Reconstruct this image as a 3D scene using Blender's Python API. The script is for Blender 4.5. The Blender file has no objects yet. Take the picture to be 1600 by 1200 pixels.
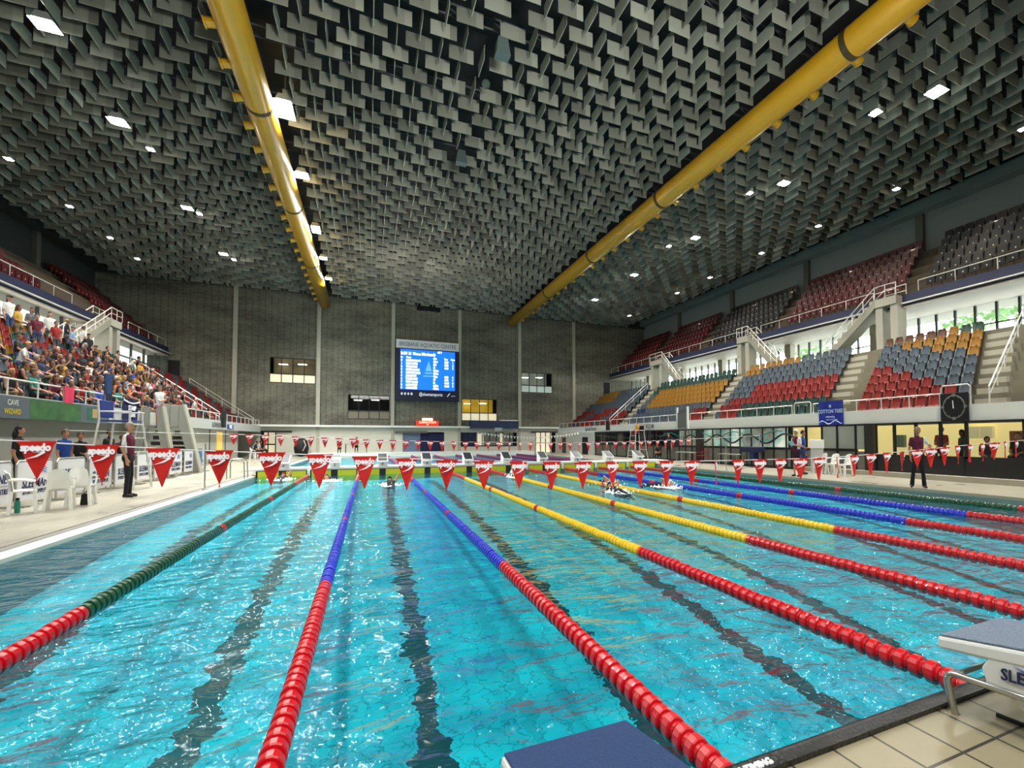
import bpy, math, random
import numpy as np
from mathutils import Vector, Matrix
R = random.Random(7)
PI = math.pi
VS = 4/3.0            # the hall is built with the tall proportions the photograph shows
SC = bpy.context.scene
COL = SC.collection

# ------------------------------------------------------------------ materials
def lin(h):
    h = h.lstrip('#'); c = [int(h[i:i+2], 16)/255 for i in (0, 2, 4)]
    return tuple((v/12.92 if v <= .04045 else ((v+.055)/1.055)**2.4) for v in c)
MATS = {}
def mat(name, color='#808080', rough=.6, metal=0, emit=None, estr=1, var=0, vscale=4, bump=0, bscale=30, spec=.5, coat=0, objcol=None):
    if name in MATS: return MATS[name]
    m = bpy.data.materials.new(name); m.use_nodes = True; MATS[name] = m
    nt = m.node_tree; N = nt.nodes; L = nt.links; b = N['Principled BSDF']
    c = lin(color) if isinstance(color, str) else color
    b.inputs['Base Color'].default_value = (*c, 1); b.inputs['Roughness'].default_value = rough
    b.inputs['Metallic'].default_value = metal; b.inputs['Specular IOR Level'].default_value = spec
    if coat: b.inputs['Coat Weight'].default_value = coat
    tc = N.new('ShaderNodeTexCoord')
    if objcol:
        a = N.new('ShaderNodeAttribute'); a.attribute_type = 'OBJECT'; a.attribute_name = objcol
        L.new(a.outputs['Color'], b.inputs['Base Color'])
    if var:
        n = N.new('ShaderNodeTexNoise'); n.inputs['Scale'].default_value = vscale; n.inputs['Detail'].default_value = 4
        L.new(tc.outputs['Object'], n.inputs['Vector'])
        mr = N.new('ShaderNodeMapRange'); mr.inputs['To Min'].default_value = 1-var; mr.inputs['To Max'].default_value = 1+var
        L.new(n.outputs['Fac'], mr.inputs['Value'])
        mx = N.new('ShaderNodeVectorMath'); mx.operation = 'SCALE'; mx.inputs[0].default_value = c
        if objcol: L.new(a.outputs['Color'], mx.inputs[0])
        L.new(mr.outputs[0], mx.inputs['Scale']); L.new(mx.outputs[0], b.inputs['Base Color'])
    if bump:
        n2 = N.new('ShaderNodeTexNoise'); n2.inputs['Scale'].default_value = bscale
        L.new(tc.outputs['Object'], n2.inputs['Vector'])
        bp = N.new('ShaderNodeBump'); bp.inputs['Strength'].default_value = bump; bp.inputs['Distance'].default_value = .02
        L.new(n2.outputs['Fac'], bp.inputs['Height']); L.new(bp.outputs[0], b.inputs['Normal'])
    if emit:
        b.inputs['Emission Color'].default_value = (*lin(emit), 1); b.inputs['Emission Strength'].default_value = estr
    return m
def node(m, t): return m.node_tree.nodes.new(t)
def mathn(m, op, a, b=None, c=None):
    n = node(m, 'ShaderNodeMath'); n.operation = op
    for i, v in enumerate((a, b, c)):
        if v is None: continue
        if isinstance(v, (int, float)): n.inputs[i].default_value = v
        else: m.node_tree.links.new(v, n.inputs[i])
    return n.outputs[0]

# ------------------------------------------------------------------ mesh builder
class MB:
    def __init__(s, vs=False): s.v = []; s.f = []; s.m = []; s.vs = vs
    def add(s, vs, fs, m=0):
        o = len(s.v); s.v += [tuple(v) for v in vs]
        for f in fs: s.f.append(tuple(i+o for i in f)); s.m.append(m)
        return s
    def box(s, x0, x1, y0, y1, z0, z1, m=0):
        v = [(x, y, z) for z in (z0, z1) for y in (y0, y1) for x in (x0, x1)]
        return s.add(v, [(0, 2, 3, 1), (4, 5, 7, 6), (0, 1, 5, 4), (2, 6, 7, 3), (0, 4, 6, 2), (1, 3, 7, 5)], m)
    def bar(s, a, b, w, h=None, m=0, up=(0, 0, 1)):
        a = Vector(a); b = Vector(b); h = h or w; d = (b-a).normalized(); u = Vector(up)
        if abs(d.dot(u)) > .98: u = Vector((0, 1, 0))
        x = d.cross(u).normalized(); y = x.cross(d).normalized(); V = []
        for p in (a, b):
            for i, j in ((-1, -1), (1, -1), (1, 1), (-1, 1)): V.append(p+x*w/2*i+y*h/2*j)
        return s.add(V, [(0, 3, 2, 1), (4, 5, 6, 7), (0, 1, 5, 4), (1, 2, 6, 5), (2, 3, 7, 6), (3, 0, 4, 7)], m)
    def tube(s, pts, r, n=8, m=0, cap=True):
        pts = [Vector(p) for p in pts]; rs = r if isinstance(r, (list, tuple)) else [r]*len(pts); V = []; F = []
        prev = None
        for i, p in enumerate(pts):
            d = (pts[min(i+1, len(pts)-1)]-pts[max(i-1, 0)]).normalized()
            if prev is None:
                u = Vector((0, 0, 1)) if abs(d.z) < .9 else Vector((0, 1, 0)); x = d.cross(u).normalized()
            else:
                x = (prev-d*prev.dot(d)).normalized()
            prev = x; y = d.cross(x)
            for k in range(n):
                t = 2*PI*k/n; V.append(p+x*math.cos(t)*rs[i]+y*math.sin(t)*rs[i])
        for i in range(len(pts)-1):
            for k in range(n):
                a = i*n+k; b = i*n+(k+1) % n; F.append((a, b, b+n, a+n))
        if cap: F.append(tuple(range(n-1, -1, -1))); F.append(tuple((len(pts)-1)*n+k for k in range(n)))
        return s.add(V, F, m)
    def lathe(s, prof, n=16, m=0, c=(0, 0, 0), axis='z', sz=1):
        V = []; F = []
        for r, h in prof:
            for k in range(n):
                t = 2*PI*k/n; a, b = r*math.cos(t), r*math.sin(t)
                V.append((c[0]+a, c[1]+b, c[2]+h) if axis == 'z' else (c[0]+a, c[1]+h, c[2]+b*sz) if axis == 'y' else (c[0]+h, c[1]+a, c[2]+b*sz))
        for i in range(len(prof)-1):
            for k in range(n):
                a = i*n+k; b = i*n+(k+1) % n; F.append((a, b, b+n, a+n))
        F.append(tuple(range(n-1, -1, -1))); F.append(tuple((len(prof)-1)*n+k for k in range(n)))
        return s.add(V, F, m)
    def prism(s, poly, o, u, v, w, m=0):      # poly 2D in plane (u,v) from o, extruded by w
        o, u, v, w = map(Vector, (o, u, v, w)); n = len(poly)
        A = [o+u*a+v*b for a, b in poly]; B = [p+w for p in A]
        return s.add(A+B, [tuple(range(n-1, -1, -1)), tuple(range(n, 2*n))]+[(i, (i+1) % n, (i+1) % n+n, i+n) for i in range(n)], m)
    def mesh(s, me, M=None, mmap=None):
        o = len(s.v)
        for v in me.vertices:
            p = M @ v.co if M else v.co; s.v.append((p.x, p.y, p.z))
        for f in me.polygons:
            s.f.append(tuple(i+o for i in f.vertices)); s.m.append(mmap[f.material_index] if mmap else f.material_index)
        return s
    def data(s, name, mats, smooth=False):
        me = bpy.data.meshes.new(name); k = VS if s.vs else 1
        me.from_pydata([(a, b, c*k) for a, b, c in s.v], [], s.f)
        for mm in (mats if isinstance(mats, (list, tuple)) else [mats]): me.materials.append(mm)
        me.polygons.foreach_set('material_index', s.m)
        if smooth: me.polygons.foreach_set('use_smooth', [True]*len(s.f))
        me.update(); return me
    def build(s, name, mats, parent=None, loc=(0, 0, 0), smooth=False, bevel=0, rotz=0):
        o = bpy.data.objects.new(name, s.data(name, mats, smooth)); COL.objects.link(o); o.location = loc; o.rotation_euler.z = rotz
        if parent: o.parent = parent
        if bevel:
            b = o.modifiers.new('b', 'BEVEL'); b.width = bevel; b.segments = 2; b.limit_method = 'ANGLE'
        return o
def tag(o, label=None, cat=None, group=None, kind=None):
    if label: o['label'] = label
    if cat: o['category'] = cat
    if group: o['group'] = group
    if kind: o['kind'] = kind
    return o
def thing(name, label, cat, loc=(0, 0, 0), rotz=0, group=None):
    o = bpy.data.objects.new(name, None); COL.objects.link(o); o.location = loc; o.rotation_euler.z = rotz
    o.empty_display_size = .1
    return tag(o, label, cat, group)
def struct(name, mb, mats, label=None, parent=None, **k):
    o = mb.build(name, mats, parent, **k); o['kind'] = 'structure'
    if label: o['label'] = label
    return o
def place(me, name, loc, rotz=0, parent=None):
    o = bpy.data.objects.new(name, me); COL.objects.link(o); o.location = loc; o.rotation_euler.z = rotz
    if parent: o.parent = parent
    return o
TXT = {}
def text_data(s, size=1, bold=0, align='CENTER', shear=0):
    k = (s, size, bold, align, shear)
    if k in TXT: return TXT[k]
    cu = bpy.data.curves.new('lettering', 'FONT'); cu.body = s; cu.size = size; cu.align_x = align; cu.align_y = 'CENTER'
    cu.offset = bold; cu.shear = shear; cu.resolution_u = 2; cu.extrude = .004
    o = bpy.data.objects.new('t', cu); COL.objects.link(o)
    dg = bpy.context.evaluated_depsgraph_get(); me = bpy.data.meshes.new_from_object(o.evaluated_get(dg))
    bpy.data.objects.remove(o); TXT[k] = me; return me
def basis(o, u, v):
    u = Vector(u).normalized(); v = Vector(v); w = u.cross(v.normalized())
    return Matrix(((u.x, v.x, w.x, o[0]), (u.y, v.y, w.y, o[1]), (u.z, v.z, w.z, o[2]), (0, 0, 0, 1)))
def text_mb(mb, s, o, u, v=(0, 0, VS), size=1, bold=0, m=0, align='CENTER', shear=0, sx=1):
    M = basis(o, u, v) @ Matrix.Diagonal((sx, 1, 1, 1))
    me = text_data(s, size, bold, align, shear)
    mb.mesh(me, M, [m]*max(1, len(me.materials)+1)); return mb

# ------------------------------------------------------------------ palette
white = mat('painted_white', '#d9dcd6', .6, var=.06, vscale=1.5)
whitep = mat('white_plastic', '#e8e8e2', .4)
steel = mat('brushed_steel', '#b9bab4', .3, .9)
rail_m = mat('painted_rail', '#d8d8d0', .35, .2)
black = mat('matte_black', '#0b0b0c', .7)
dark = mat('dark_void', '#050506', .9)
conc = mat('concrete', '#8d8a7c', .85, var=.25, vscale=.8, bump=.3, bscale=12)
concl = mat('light_concrete', '#a39f90', .85, var=.12, vscale=1)
concd = mat('dark_concrete', '#57554c', .9, var=.2, vscale=.7)  # darker concrete tone
navy = mat('navy_panel', '#1a2552', .5)
redp = mat('red_pennant', '#e2231a', .6); whitel = mat('white_ink', '#ffffff', .6, emit='#ffffff', estr=.15)
F_RED = mat('red_float', '#c90d1a', .32, spec=.6, coat=.4); F_BLUE = mat('blue_float', '#1b2cc4', .32, spec=.6, coat=.4)
F_GRN = mat('green_float', '#0c4a26', .35, coat=.4); F_YEL = mat('yellow_float', '#f4c81a', .35, coat=.4); F_PUR = mat('purple_float', '#8a2a68', .4)
glassd = mat('dark_glass', '#0c0f11', .08, spec=.9)

# ------------------------------------------------------------------ camera
cam = bpy.data.cameras.new('camera'); co = bpy.data.objects.new('camera', cam); COL.objects.link(co); SC.camera = co
cam.sensor_width = 36; cam.lens = 683.488/1600*36; cam.shift_x = -44.738/1600; cam.shift_y = 63.617/1600; cam.clip_start = .05; cam.clip_end = 500
co.location = (5.5392, -1.6537, 2.0169)
yaw, pitch, roll = .3726, .0319, .0014
co.matrix_world = Matrix.Translation(co.location) @ Matrix.Rotation(-yaw, 4, 'Z') @ Matrix.Rotation(PI/2+pitch, 4, 'X') @ Matrix.Rotation(-roll, 4, 'Z')

YW = 54.3            # end wall
YN = -14.0           # near end wall
def fx(X, s): return X if s > 0 else 24.35-X

# ------------------------------------------------------------------ pool, deck, water
def deck_mat(name, base, grout, tile, rough=.35):
    m = mat(name, base, rough, spec=.5); N = m.node_tree.nodes; L = m.node_tree.links
    tc = node(m, 'ShaderNodeTexCoord'); br = node(m, 'ShaderNodeTexBrick'); br.offset = 0
    br.inputs['Color1'].default_value = (*lin(base), 1); c2 = tuple(v*.88 for v in lin(base)); br.inputs['Color2'].default_value = (*c2, 1)
    br.inputs['Mortar'].default_value = (*lin(grout), 1); br.inputs['Scale'].default_value = 1
    br.inputs['Brick Width'].default_value = tile; br.inputs['Row Height'].default_value = tile; br.inputs['Mortar Size'].default_value = .008
    L.new(tc.outputs['Object'], br.inputs['Vector'])
    n = node(m, 'ShaderNodeTexNoise'); n.inputs['Scale'].default_value = .6; n.inputs['Detail'].default_value = 6; L.new(tc.outputs['Object'], n.inputs['Vector'])
    mr = node(m, 'ShaderNodeMapRange'); mr.inputs['To Min'].default_value = .7; mr.inputs['To Max'].default_value = 1.25; L.new(n.outputs['Fac'], mr.inputs['Value'])
    mx = node(m, 'ShaderNodeVectorMath'); mx.operation = 'SCALE'; L.new(br.outputs['Color'], mx.inputs[0]); L.new(mr.outputs[0], mx.inputs['Scale'])
    L.new(mx.outputs[0], N['Principled BSDF'].inputs['Base Color'])
    mr2 = node(m, 'ShaderNodeMapRange'); mr2.inputs['To Min'].default_value = rough-.2; mr2.inputs['To Max'].default_value = rough+.25
    L.new(n.outputs['Fac'], mr2.inputs['Value']); L.new(mr2.outputs[0], N['Principled BSDF'].inputs['Roughness'])
    return m
deckm = deck_mat('wet_deck_tiles', '#a19c8c', '#7b7668', .25, .32)
deckn = deck_mat('end_deck_tiles', '#9b9276', '#3c382f', .3, .35)
struct('floor_side_left', MB().box(-20, -.55, YN, YW, -.5, .1), deckm, 'beige tiled pool deck along the left side')
struct('floor_side_right', MB().box(25.02, 45, YN, YW, -.5, .1), deckm, 'beige tiled pool deck along the right side')
struct('floor_near', MB().box(-.55, 25.02, YN, -.12, -.5, .4), deckn, 'raised tiled deck at the near end of the pool')
struct('floor_far', MB().box(-.55, 25.02, 50.6, YW, -.5, .45), white, 'raised white deck beyond the far end of the pool')
struct('trim_1', MB().box(-.36, 0, 0, 50.6, -2.5, .075), mat('gutter_white', '#e4e0d0', .35, var=.06), 'white gutter edge along the left side of the pool')
struct('trim_2', MB().box(-.56, -.36, -.12, 50.6, -.5, .085), mat('gutter_grating', '#77746f', .6, var=.2, vscale=20), 'grey grating strip beside the left pool gutter')
struct('trim_3', MB().box(25, 25.03, 0, 50.6, -2.5, .09), mat('gutter_edge_tan', '#a49c86', .4), 'tan gutter edge along the right side of the pool')
struct('trim_4', MB().box(0, 25, -.12, 0, -2.5, .40).box(0, 25, -.02, .015, .34, .41, 1), [deckn, mat('near_edge_grey', '#6b6d6c', .5)], 'grey rounded edge at the near end of the pool')
# basin floor follows the depth the water lets one see
prof = [(-.05, -2.0), (3, -1.45), (7, -.92), (12, -.52), (18, -.32), (25, -.3), (50.6, -.3)]
V = []; Fc = []
for i, (y, z) in enumerate(prof): V += [(0, y, z), (25, y, z)]
for i in range(len(prof)-1): Fc.append((2*i, 2*i+1, 2*i+3, 2*i+2))
bm = mat('pool_tiles', '#12a7b8', .5); N = bm.node_tree.nodes; L = bm.node_tree.links
geo = node(bm, 'ShaderNodeTexCoord'); n1 = node(bm, 'ShaderNodeTexNoise'); n1.inputs['Scale'].default_value = 2.6; n1.inputs['Detail'].default_value = 3.5; n1.inputs['Roughness'].default_value = .6
mp = node(bm, 'ShaderNodeMapping'); mp.inputs['Scale'].default_value = (1, 1.6, 1)
L.new(geo.outputs['Object'], mp.inputs[0]); L.new(mp.outputs[0], n1.inputs['Vector'])
sub = node(bm, 'ShaderNodeVectorMath'); sub.operation = 'SUBTRACT'; sub.inputs[1].default_value = (.5, .5, .5); L.new(n1.outputs['Color'], sub.inputs[0])
sc_ = node(bm, 'ShaderNodeVectorMath'); sc_.operation = 'SCALE'; sc_.inputs['Scale'].default_value = .7; L.new(sub.outputs[0], sc_.inputs[0])
ad = node(bm, 'ShaderNodeVectorMath'); ad.operation = 'ADD'; L.new(geo.outputs['Object'], ad.inputs[0]); L.new(sc_.outputs[0], ad.inputs[1])
sx = node(bm, 'ShaderNodeSeparateXYZ'); L.new(ad.outputs[0], sx.inputs[0]); X_, Y_ = sx.outputs[0], sx.outputs[1]
lane = mathn(bm, 'ABSOLUTE', mathn(bm, 'SUBTRACT', mathn(bm, 'MODULO', X_, 2.5), 1.25))
inl = mathn(bm, 'MULTIPLY', mathn(bm, 'LESS_THAN', lane, .17), mathn(bm, 'GREATER_THAN', Y_, 1.6))
inl = mathn(bm, 'MULTIPLY', inl, mathn(bm, 'LESS_THAN', Y_, 23.4))
tee = mathn(bm, 'MULTIPLY', mathn(bm, 'LESS_THAN', lane, .42), mathn(bm, 'LESS_THAN', mathn(bm, 'ABSOLUTE', mathn(bm, 'SUBTRACT', Y_, 1.72)), .13))
blk = mathn(bm, 'MAXIMUM', inl, tee)
sub2 = mathn(bm, 'ABSOLUTE', mathn(bm, 'SUBTRACT', mathn(bm, 'MODULO', X_, 2.5), 2.42))
joint = mathn(bm, 'MULTIPLY', mathn(bm, 'LESS_THAN', sub2, .1), .35)
tx = mathn(bm, 'MAXIMUM', mathn(bm, 'LESS_THAN', mathn(bm, 'MODULO', X_, .25), .02), mathn(bm, 'LESS_THAN', mathn(bm, 'MODULO', mathn(bm, 'ADD', Y_, 10), .25), .02))
n3 = node(bm, 'ShaderNodeTexNoise'); n3.inputs['Scale'].default_value = 1.1; n3.inputs['Detail'].default_value = 5; L.new(mp.outputs[0], n3.inputs['Vector'])
cr = node(bm, 'ShaderNodeValToRGB'); cr.color_ramp.elements[0].position = .35; cr.color_ramp.elements[1].position = .7
cr.color_ramp.elements[0].color = (*lin('#05a2b4'), 1); cr.color_ramp.elements[1].color = (*lin('#16cfd8'), 1); L.new(n3.outputs['Fac'], cr.inputs[0])
m1 = node(bm, 'ShaderNodeMixRGB'); m1.inputs[2].default_value = (*lin('#0b5f70'), 1); L.new(mathn(bm, 'MULTIPLY', tx, .6), m1.inputs[0]); L.new(cr.outputs[0], m1.inputs[1])
m1b = node(bm, 'ShaderNodeMixRGB'); m1b.inputs[2].default_value = (*lin('#08707f'), 1); L.new(joint, m1b.inputs[0]); L.new(m1.outputs[0], m1b.inputs[1])
m2 = node(bm, 'ShaderNodeMixRGB'); m2.inputs[2].default_value = (*lin('#011621'), 1); L.new(blk, m2.inputs[0]); L.new(m1b.outputs[0], m2.inputs[1])
L.new(m2.outputs[0], N['Principled BSDF'].inputs['Base Color']); L.new(m2.outputs[0], N['Principled BSDF'].inputs['Emission Color']); N['Principled BSDF'].inputs['Emission Strength'].default_value = .22  # tiles glow faintly, standing in for light scattered in the water
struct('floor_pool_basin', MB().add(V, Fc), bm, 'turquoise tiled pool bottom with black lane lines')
struct('trim_5', MB().box(0, 25, 50.3, 50.6, -.6, .12).box(-.3, 25, 50.45, 50.62, .1, .47), white, 'white end wall of the far pool')
wallt = mat('basin_wall_tiles', '#0f7f92', .5, var=.15, vscale=3)
struct('wall_basin_sides', MB().box(.001, .02, .02, 25, -2.5, -.01).box(24.98, 24.999, .02, 25, -2.5, -.01).box(.001, .02, 26.9, 50.3, -2.5, -.01).box(24.98, 24.999, 26.9, 50.3, -2.5, -.01).box(.02, 24.98, .001, .02, -2.5, -.01), wallt, 'turquoise tiled side walls of the pool')
# water
wm = bpy.data.materials.new('water'); wm.use_nodes = True; N = wm.node_tree.nodes; L = wm.node_tree.links; N.clear()
out = N.new('ShaderNodeOutputMaterial'); tr = N.new('ShaderNodeBsdfTransparent'); tr.inputs[0].default_value = (*lin('#9feaf0'), 1)
gl = N.new('ShaderNodeBsdfGlossy'); gl.inputs['Roughness'].default_value = .08; gl.inputs['Color'].default_value = (1, 1, 1, 1)
df = N.new('ShaderNodeBsdfDiffuse'); df.inputs[0].default_value = (*lin('#2f8f98'), 1)
tc = N.new('ShaderNodeTexCoord'); mp = N.new('ShaderNodeMapping'); mp.inputs['Scale'].default_value = (.8, 1.35, 1); L.new(tc.outputs['Object'], mp.inputs[0])
na = N.new('ShaderNodeTexNoise'); na.inputs['Scale'].default_value = 1.9; na.inputs['Detail'].default_value = 3; na.inputs['Roughness'].default_value = .5; na.inputs['Distortion'].default_value = .6
nb = N.new('ShaderNodeTexNoise'); nb.inputs['Scale'].default_value = .35; nb.inputs['Detail'].default_value = 2
L.new(mp.outputs[0], na.inputs['Vector']); L.new(mp.outputs[0], nb.inputs['Vector'])
nc = N.new('ShaderNodeTexNoise'); nc.inputs['Scale'].default_value = 6.5; nc.inputs['Detail'].default_value = 3; L.new(mp.outputs[0], nc.inputs['Vector'])
h = mathn(wm, 'ADD', mathn(wm, 'MULTIPLY', na.outputs['Fac'], .165), mathn(wm, 'MULTIPLY', nb.outputs['Fac'], .14)); h = mathn(wm, 'ADD', h, mathn(wm, 'MULTIPLY', nc.outputs['Fac'], .028))
bp = N.new('ShaderNodeBump'); bp.inputs['Strength'].default_value = 1; bp.inputs['Distance'].default_value = 1; L.new(h, bp.inputs['Height'])
fr = N.new('ShaderNodeFresnel'); fr.inputs['IOR'].default_value = 1.33; L.new(bp.outputs[0], fr.inputs['Normal']); L.new(bp.outputs[0], gl.inputs['Normal'])
fm = mathn(wm, 'MINIMUM', mathn(wm, 'MULTIPLY', fr.outputs[0], 1.05), .62)
mA = N.new('ShaderNodeMixShader'); mA.inputs[0].default_value = .08; L.new(tr.outputs[0], mA.inputs[1]); L.new(df.outputs[0], mA.inputs[2])  # faint turquoise diffuse mixed in as a haze veil
mB = N.new('ShaderNodeMixShader'); L.new(fm, mB.inputs[0]); L.new(mA.outputs[0], mB.inputs[1]); L.new(gl.outputs[0], mB.inputs[2]); L.new(mB.outputs[0], out.inputs['Surface'])
wo = MB().add([(0, 0, 0), (25, 0, 0), (25, 25, 0), (0, 25, 0)], [(0, 1, 2, 3)]).add([(0, 26.8, 0), (25, 26.8, 0), (25, 50.4, 0), (0, 50.4, 0)], [(0, 1, 2, 3)]).build('pool_water', wm)
tag(wo, 'rippling turquoise water filling the lap pool', 'water', kind='stuff')

# bulkhead with touchpads
bk = thing('pool_bulkhead', 'white movable bulkhead across the pool carrying the far starting blocks', 'bulkhead', (0, 25, 0))
MB().box(.03, 24.97, .08, 1.75, -.35, .34, 0).box(-.35, 26.1, 0.03, 1.8, .34, .44, 0).build('deck_slab', mat('bulkhead_white', '#c9cdc8', .5, var=.08), bk)
MB().box(.03, 24.97, .05, .1, -.35, .34).build('front_face', black, bk)
for k in range(10):
    x = 2.5*k+1.25
    t = thing('touchpad', 'yellow touchpad on bulkhead, %s from the left' % ['first', 'second', 'third', 'fourth', 'fifth', 'sixth', 'seventh', 'eighth', 'ninth', 'tenth'][k], 'touchpad', (x, 24.98, 0), group='yellow touchpads')
    MB().box(-1.12, -.17, 0, .05, -.3, .31).box(.17, 1.12, 0, .05, -.3, .31).build('pad_face', mat('pad_yellow', '#cfc41c', .5, var=.1, vscale=2), t)
    MB().box(-1.16, -1.12, -.005, .05, -.3, .34).box(1.12, 1.16, -.005, .05, -.3, .34).box(-1.16, 1.16, -.005, .05, .31, .34).box(-.17, .17, -.005, .05, -.3, .31).build('pad_frame', black, t)
    if k < 9:
        t = thing('rope_anchor', 'white rope anchor box between touchpads %s from left' % ['one and two', 'two and three', 'three and four', 'four and five', 'five and six', 'six and seven', 'seven and eight', 'eight and nine', 'nine and ten'][k], 'anchor', (2.5*(k+1), 24.9, 0), group='rope anchor boxes')
        MB().box(-.07, .07, 0, .12, .02, .36).build('housing', whitep, t, bevel=.01); MB().tube([(0, -.03, .06), (0, .02, .16)], .015, 6).build('hook', steel, t)

# ------------------------------------------------------------------ starting blocks
padb = mat('block_top_blue', '#24406f', .75, var=.15, vscale=60, bump=.8, bscale=160)
padk = mat('block_top_black', '#1c232b', .45)
blockw = mat('block_white', '#dfe2df', .35)
def small_block(k):
    t = thing('starting_block', 'white starting block on the bulkhead, %s from the left' % ['first', 'second', 'third', 'fourth', 'fifth', 'sixth', 'seventh', 'eighth', 'ninth', 'rightmost tenth'][k], 'starting block', (2.5*k+1.25, 25.5, .44), 0, 'starting blocks on the bulkhead')
    b = MB(); b.prism([(-.28, 0), (.3, 0), (.34, .62), (-.26, .3)], (-.27, 0, 0), (0, 1, 0), (0, 0, 1), (.54, 0, 0)); b.build('pedestal', blockw, t, bevel=.02)
    b = MB(); b.prism([(-.4, .3), (.34, .7), (.34, .62), (-.4, .22)], (-.3, 0, 0), (0, 1, 0), (0, 0, 1), (.6, 0, 0)); b.build('platform', blockw, t, bevel=.01)
    b = MB(); b.prism([(-.36, .335), (.31, .698), (.31, .688), (-.36, .325)], (-.24, 0, 0), (0, 1, 0), (0, 0, 1), (.48, 0, 0)); b.build('grip_surface', padk, t, loc=(0, 0, .01))
    b = MB(); text_mb(b, str(k+1), (0, -.29, .14), (1, 0, 0), size=.16, bold=.005); b.build('number', black, t)
for k in range(10): small_block(k)

def near_block(cx, label, w=.56):
    t = thing('starting_block', label, 'starting block', (cx, 0, .4))
    h0, h1 = .42, .56
    b = MB(); b.prism([(-.02, h0-.075), (-.02, h0), (-.76, h1), (-.76, h1-.1)], (-w/2, 0, 0), (0, 1, 0), (0, 0, 1), (w, 0, 0)); b.build('platform', blockw, t, bevel=.018)
    pm = padb if cx < 8 else mat('block_top_sheen', '#76869a', .5, var=.35, vscale=70, bump=1, bscale=120)  # right top paler: glancing reflection put into its colour
    b = MB(); b.prism([(-.03, h0+.002), (-.03, h0+.014), (-.74, h1+.012), (-.74, h1)], (-w/2+.012, 0, 0), (0, 1, 0), (0, 0, 1), (w-.024, 0, 0)); b.build('grip_surface', pm, t, bevel=.006)
    b = MB(); b.prism([(-.46, 0), (-.72, 0), (-.7, h1-.1), (-.26, h0-.05)], (-w/2+.03, 0, 0), (0, 1, 0), (0, 0, 1), (w-.06, 0, 0)); b.build('pedestal', blockw, t, bevel=.03)
    b = MB(); b.prism([(-.25, .23), (-.225, .33), (-.26, .40), (-.33, .425), (-.68, .495), (-.68, .22)], (-w/2+.005, 0, 0), (0, 1, 0), (0, 0, 1), (.03, 0, 0)); sp = b.build('side_panel', blockw, t, bevel=.008)
    b = MB(); text_mb(b, 'SLEEMAN', (-w/2-.001, -.445, .35), (0, -1, .12), size=.066, bold=.0006); b.build('lettering', mat('navy_ink', '#1c2450', .5), sp)
    b = MB(); b.tube([(-w/2, -.36-.18*i/8, .40-.02*math.sin(PI*i/8)+.01*i/8) for i in range(9)], [.001+.006*math.sin(PI*i/8) for i in range(9)], 5); b.build('wave_emblem', mat('blue_ink', '#3c5fae', .5), sp)
    hz, lz, r, a = .235, -.02, .019, w/2
    def arc(p, q, c): return [tuple(Vector(p)*(1-u)**2+Vector(c)*2*u*(1-u)+Vector(q)*u*u) for u in (.25, .5, .75)]
    P = []
    for s in (-1, 1):
        seg = [(s*a, -.6, hz+.03), (s*a, -.12, hz)]+arc((s*a, -.12, hz), (s*a, -.07, hz-.07), (s*a, -.06, hz))+[(s*a, -.07, hz-.07), (s*a, -.09, lz+.07)]+arc((s*a, -.09, lz+.07), (s*(a-.07), -.1, lz), (s*a, -.1, lz))+[(s*(a-.07), -.1, lz)]
        P += seg if s < 0 else seg[::-1]
    MB().tube(P, r, 12).build('hand_grip', steel, t, smooth=True)
    MB().tube([(-a, -.1, hz-.01), (a, -.1, hz-.01)], .014, 10).build('grip_bar', steel, t, smooth=True)
    return t
near_block(6.29, 'near starting block with deep blue ribbed top at the bottom edge')
near_block(9.09, 'near starting block with steel hand grips at the right', .68)
tp = thing('timing_pad', 'black timing touchpad lip along the near pool edge', 'touchpad', (8.1, 0, 0))
MB().box(-1.15, 1.35, -.045, .015, .39, .43).tube([(-1.15, .03, .405), (1.35, .03, .405)], .024, 8).build('pad_lip', mat('wet_black', '#0a0b0d', .35, spec=.5, bump=.4, bscale=40), tp)
b = MB(); text_mb(b, 'SWISS TIMING', (-.86, -.014, .434), (1, 0, 0), (0, 1, 0), size=.05, bold=.0005); b.build('lettering', whitel, tp)
MB().tube([(8.95, -.2, .41), (9.02, -.6, .41), (8.9, -1.1, .41)], .012, 6).build('cable', black); tag(bpy.data.objects['cable'], 'thin black cable on the tiles beside the near starting block', 'cable')

# ------------------------------------------------------------------ lane ropes
def float_data(name, m, near=True):
    n = 14 if near else 8
    p = [(.02, -.055), (.055, -.055), (.058, -.036), (.076, -.034), (.084, -.026), (.084, .026), (.076, .034), (.058, .036), (.055, .055), (.02, .055)]
    return MB().lathe(p, n, axis='y', sz=1.15).data(name, m, smooth=False)
FD = {c: float_data('float', m) for c, m in dict(r=F_RED, b=F_BLUE, g=F_GRN, y=F_YEL, p=F_PUR).items()}
names = ['green and red lane rope nearest the left pool edge', 'blue and red lane rope second from the left edge', 'blue and red lane rope beside the scoreboard reflection', 'yellow and red lane rope, first of three from the left',
         'yellow and red lane rope, middle of the three', 'yellow and red lane rope, furthest right of the three', 'blue and red lane rope just right of the yellow ones', 'blue and red lane rope next to the right green one', 'green and red lane rope along the right deck']
cc = 'gbbyyybbg'
def fcol(k, y):
    if y < 5 or y > 20.0: return 'r'
    if abs(y-10) < .14 or abs(y-15) < .14: return 'r'
    return cc[k]
pitch_ = .115
cable_m = mat('steel_cable', '#70757a', .4, .8)
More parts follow.
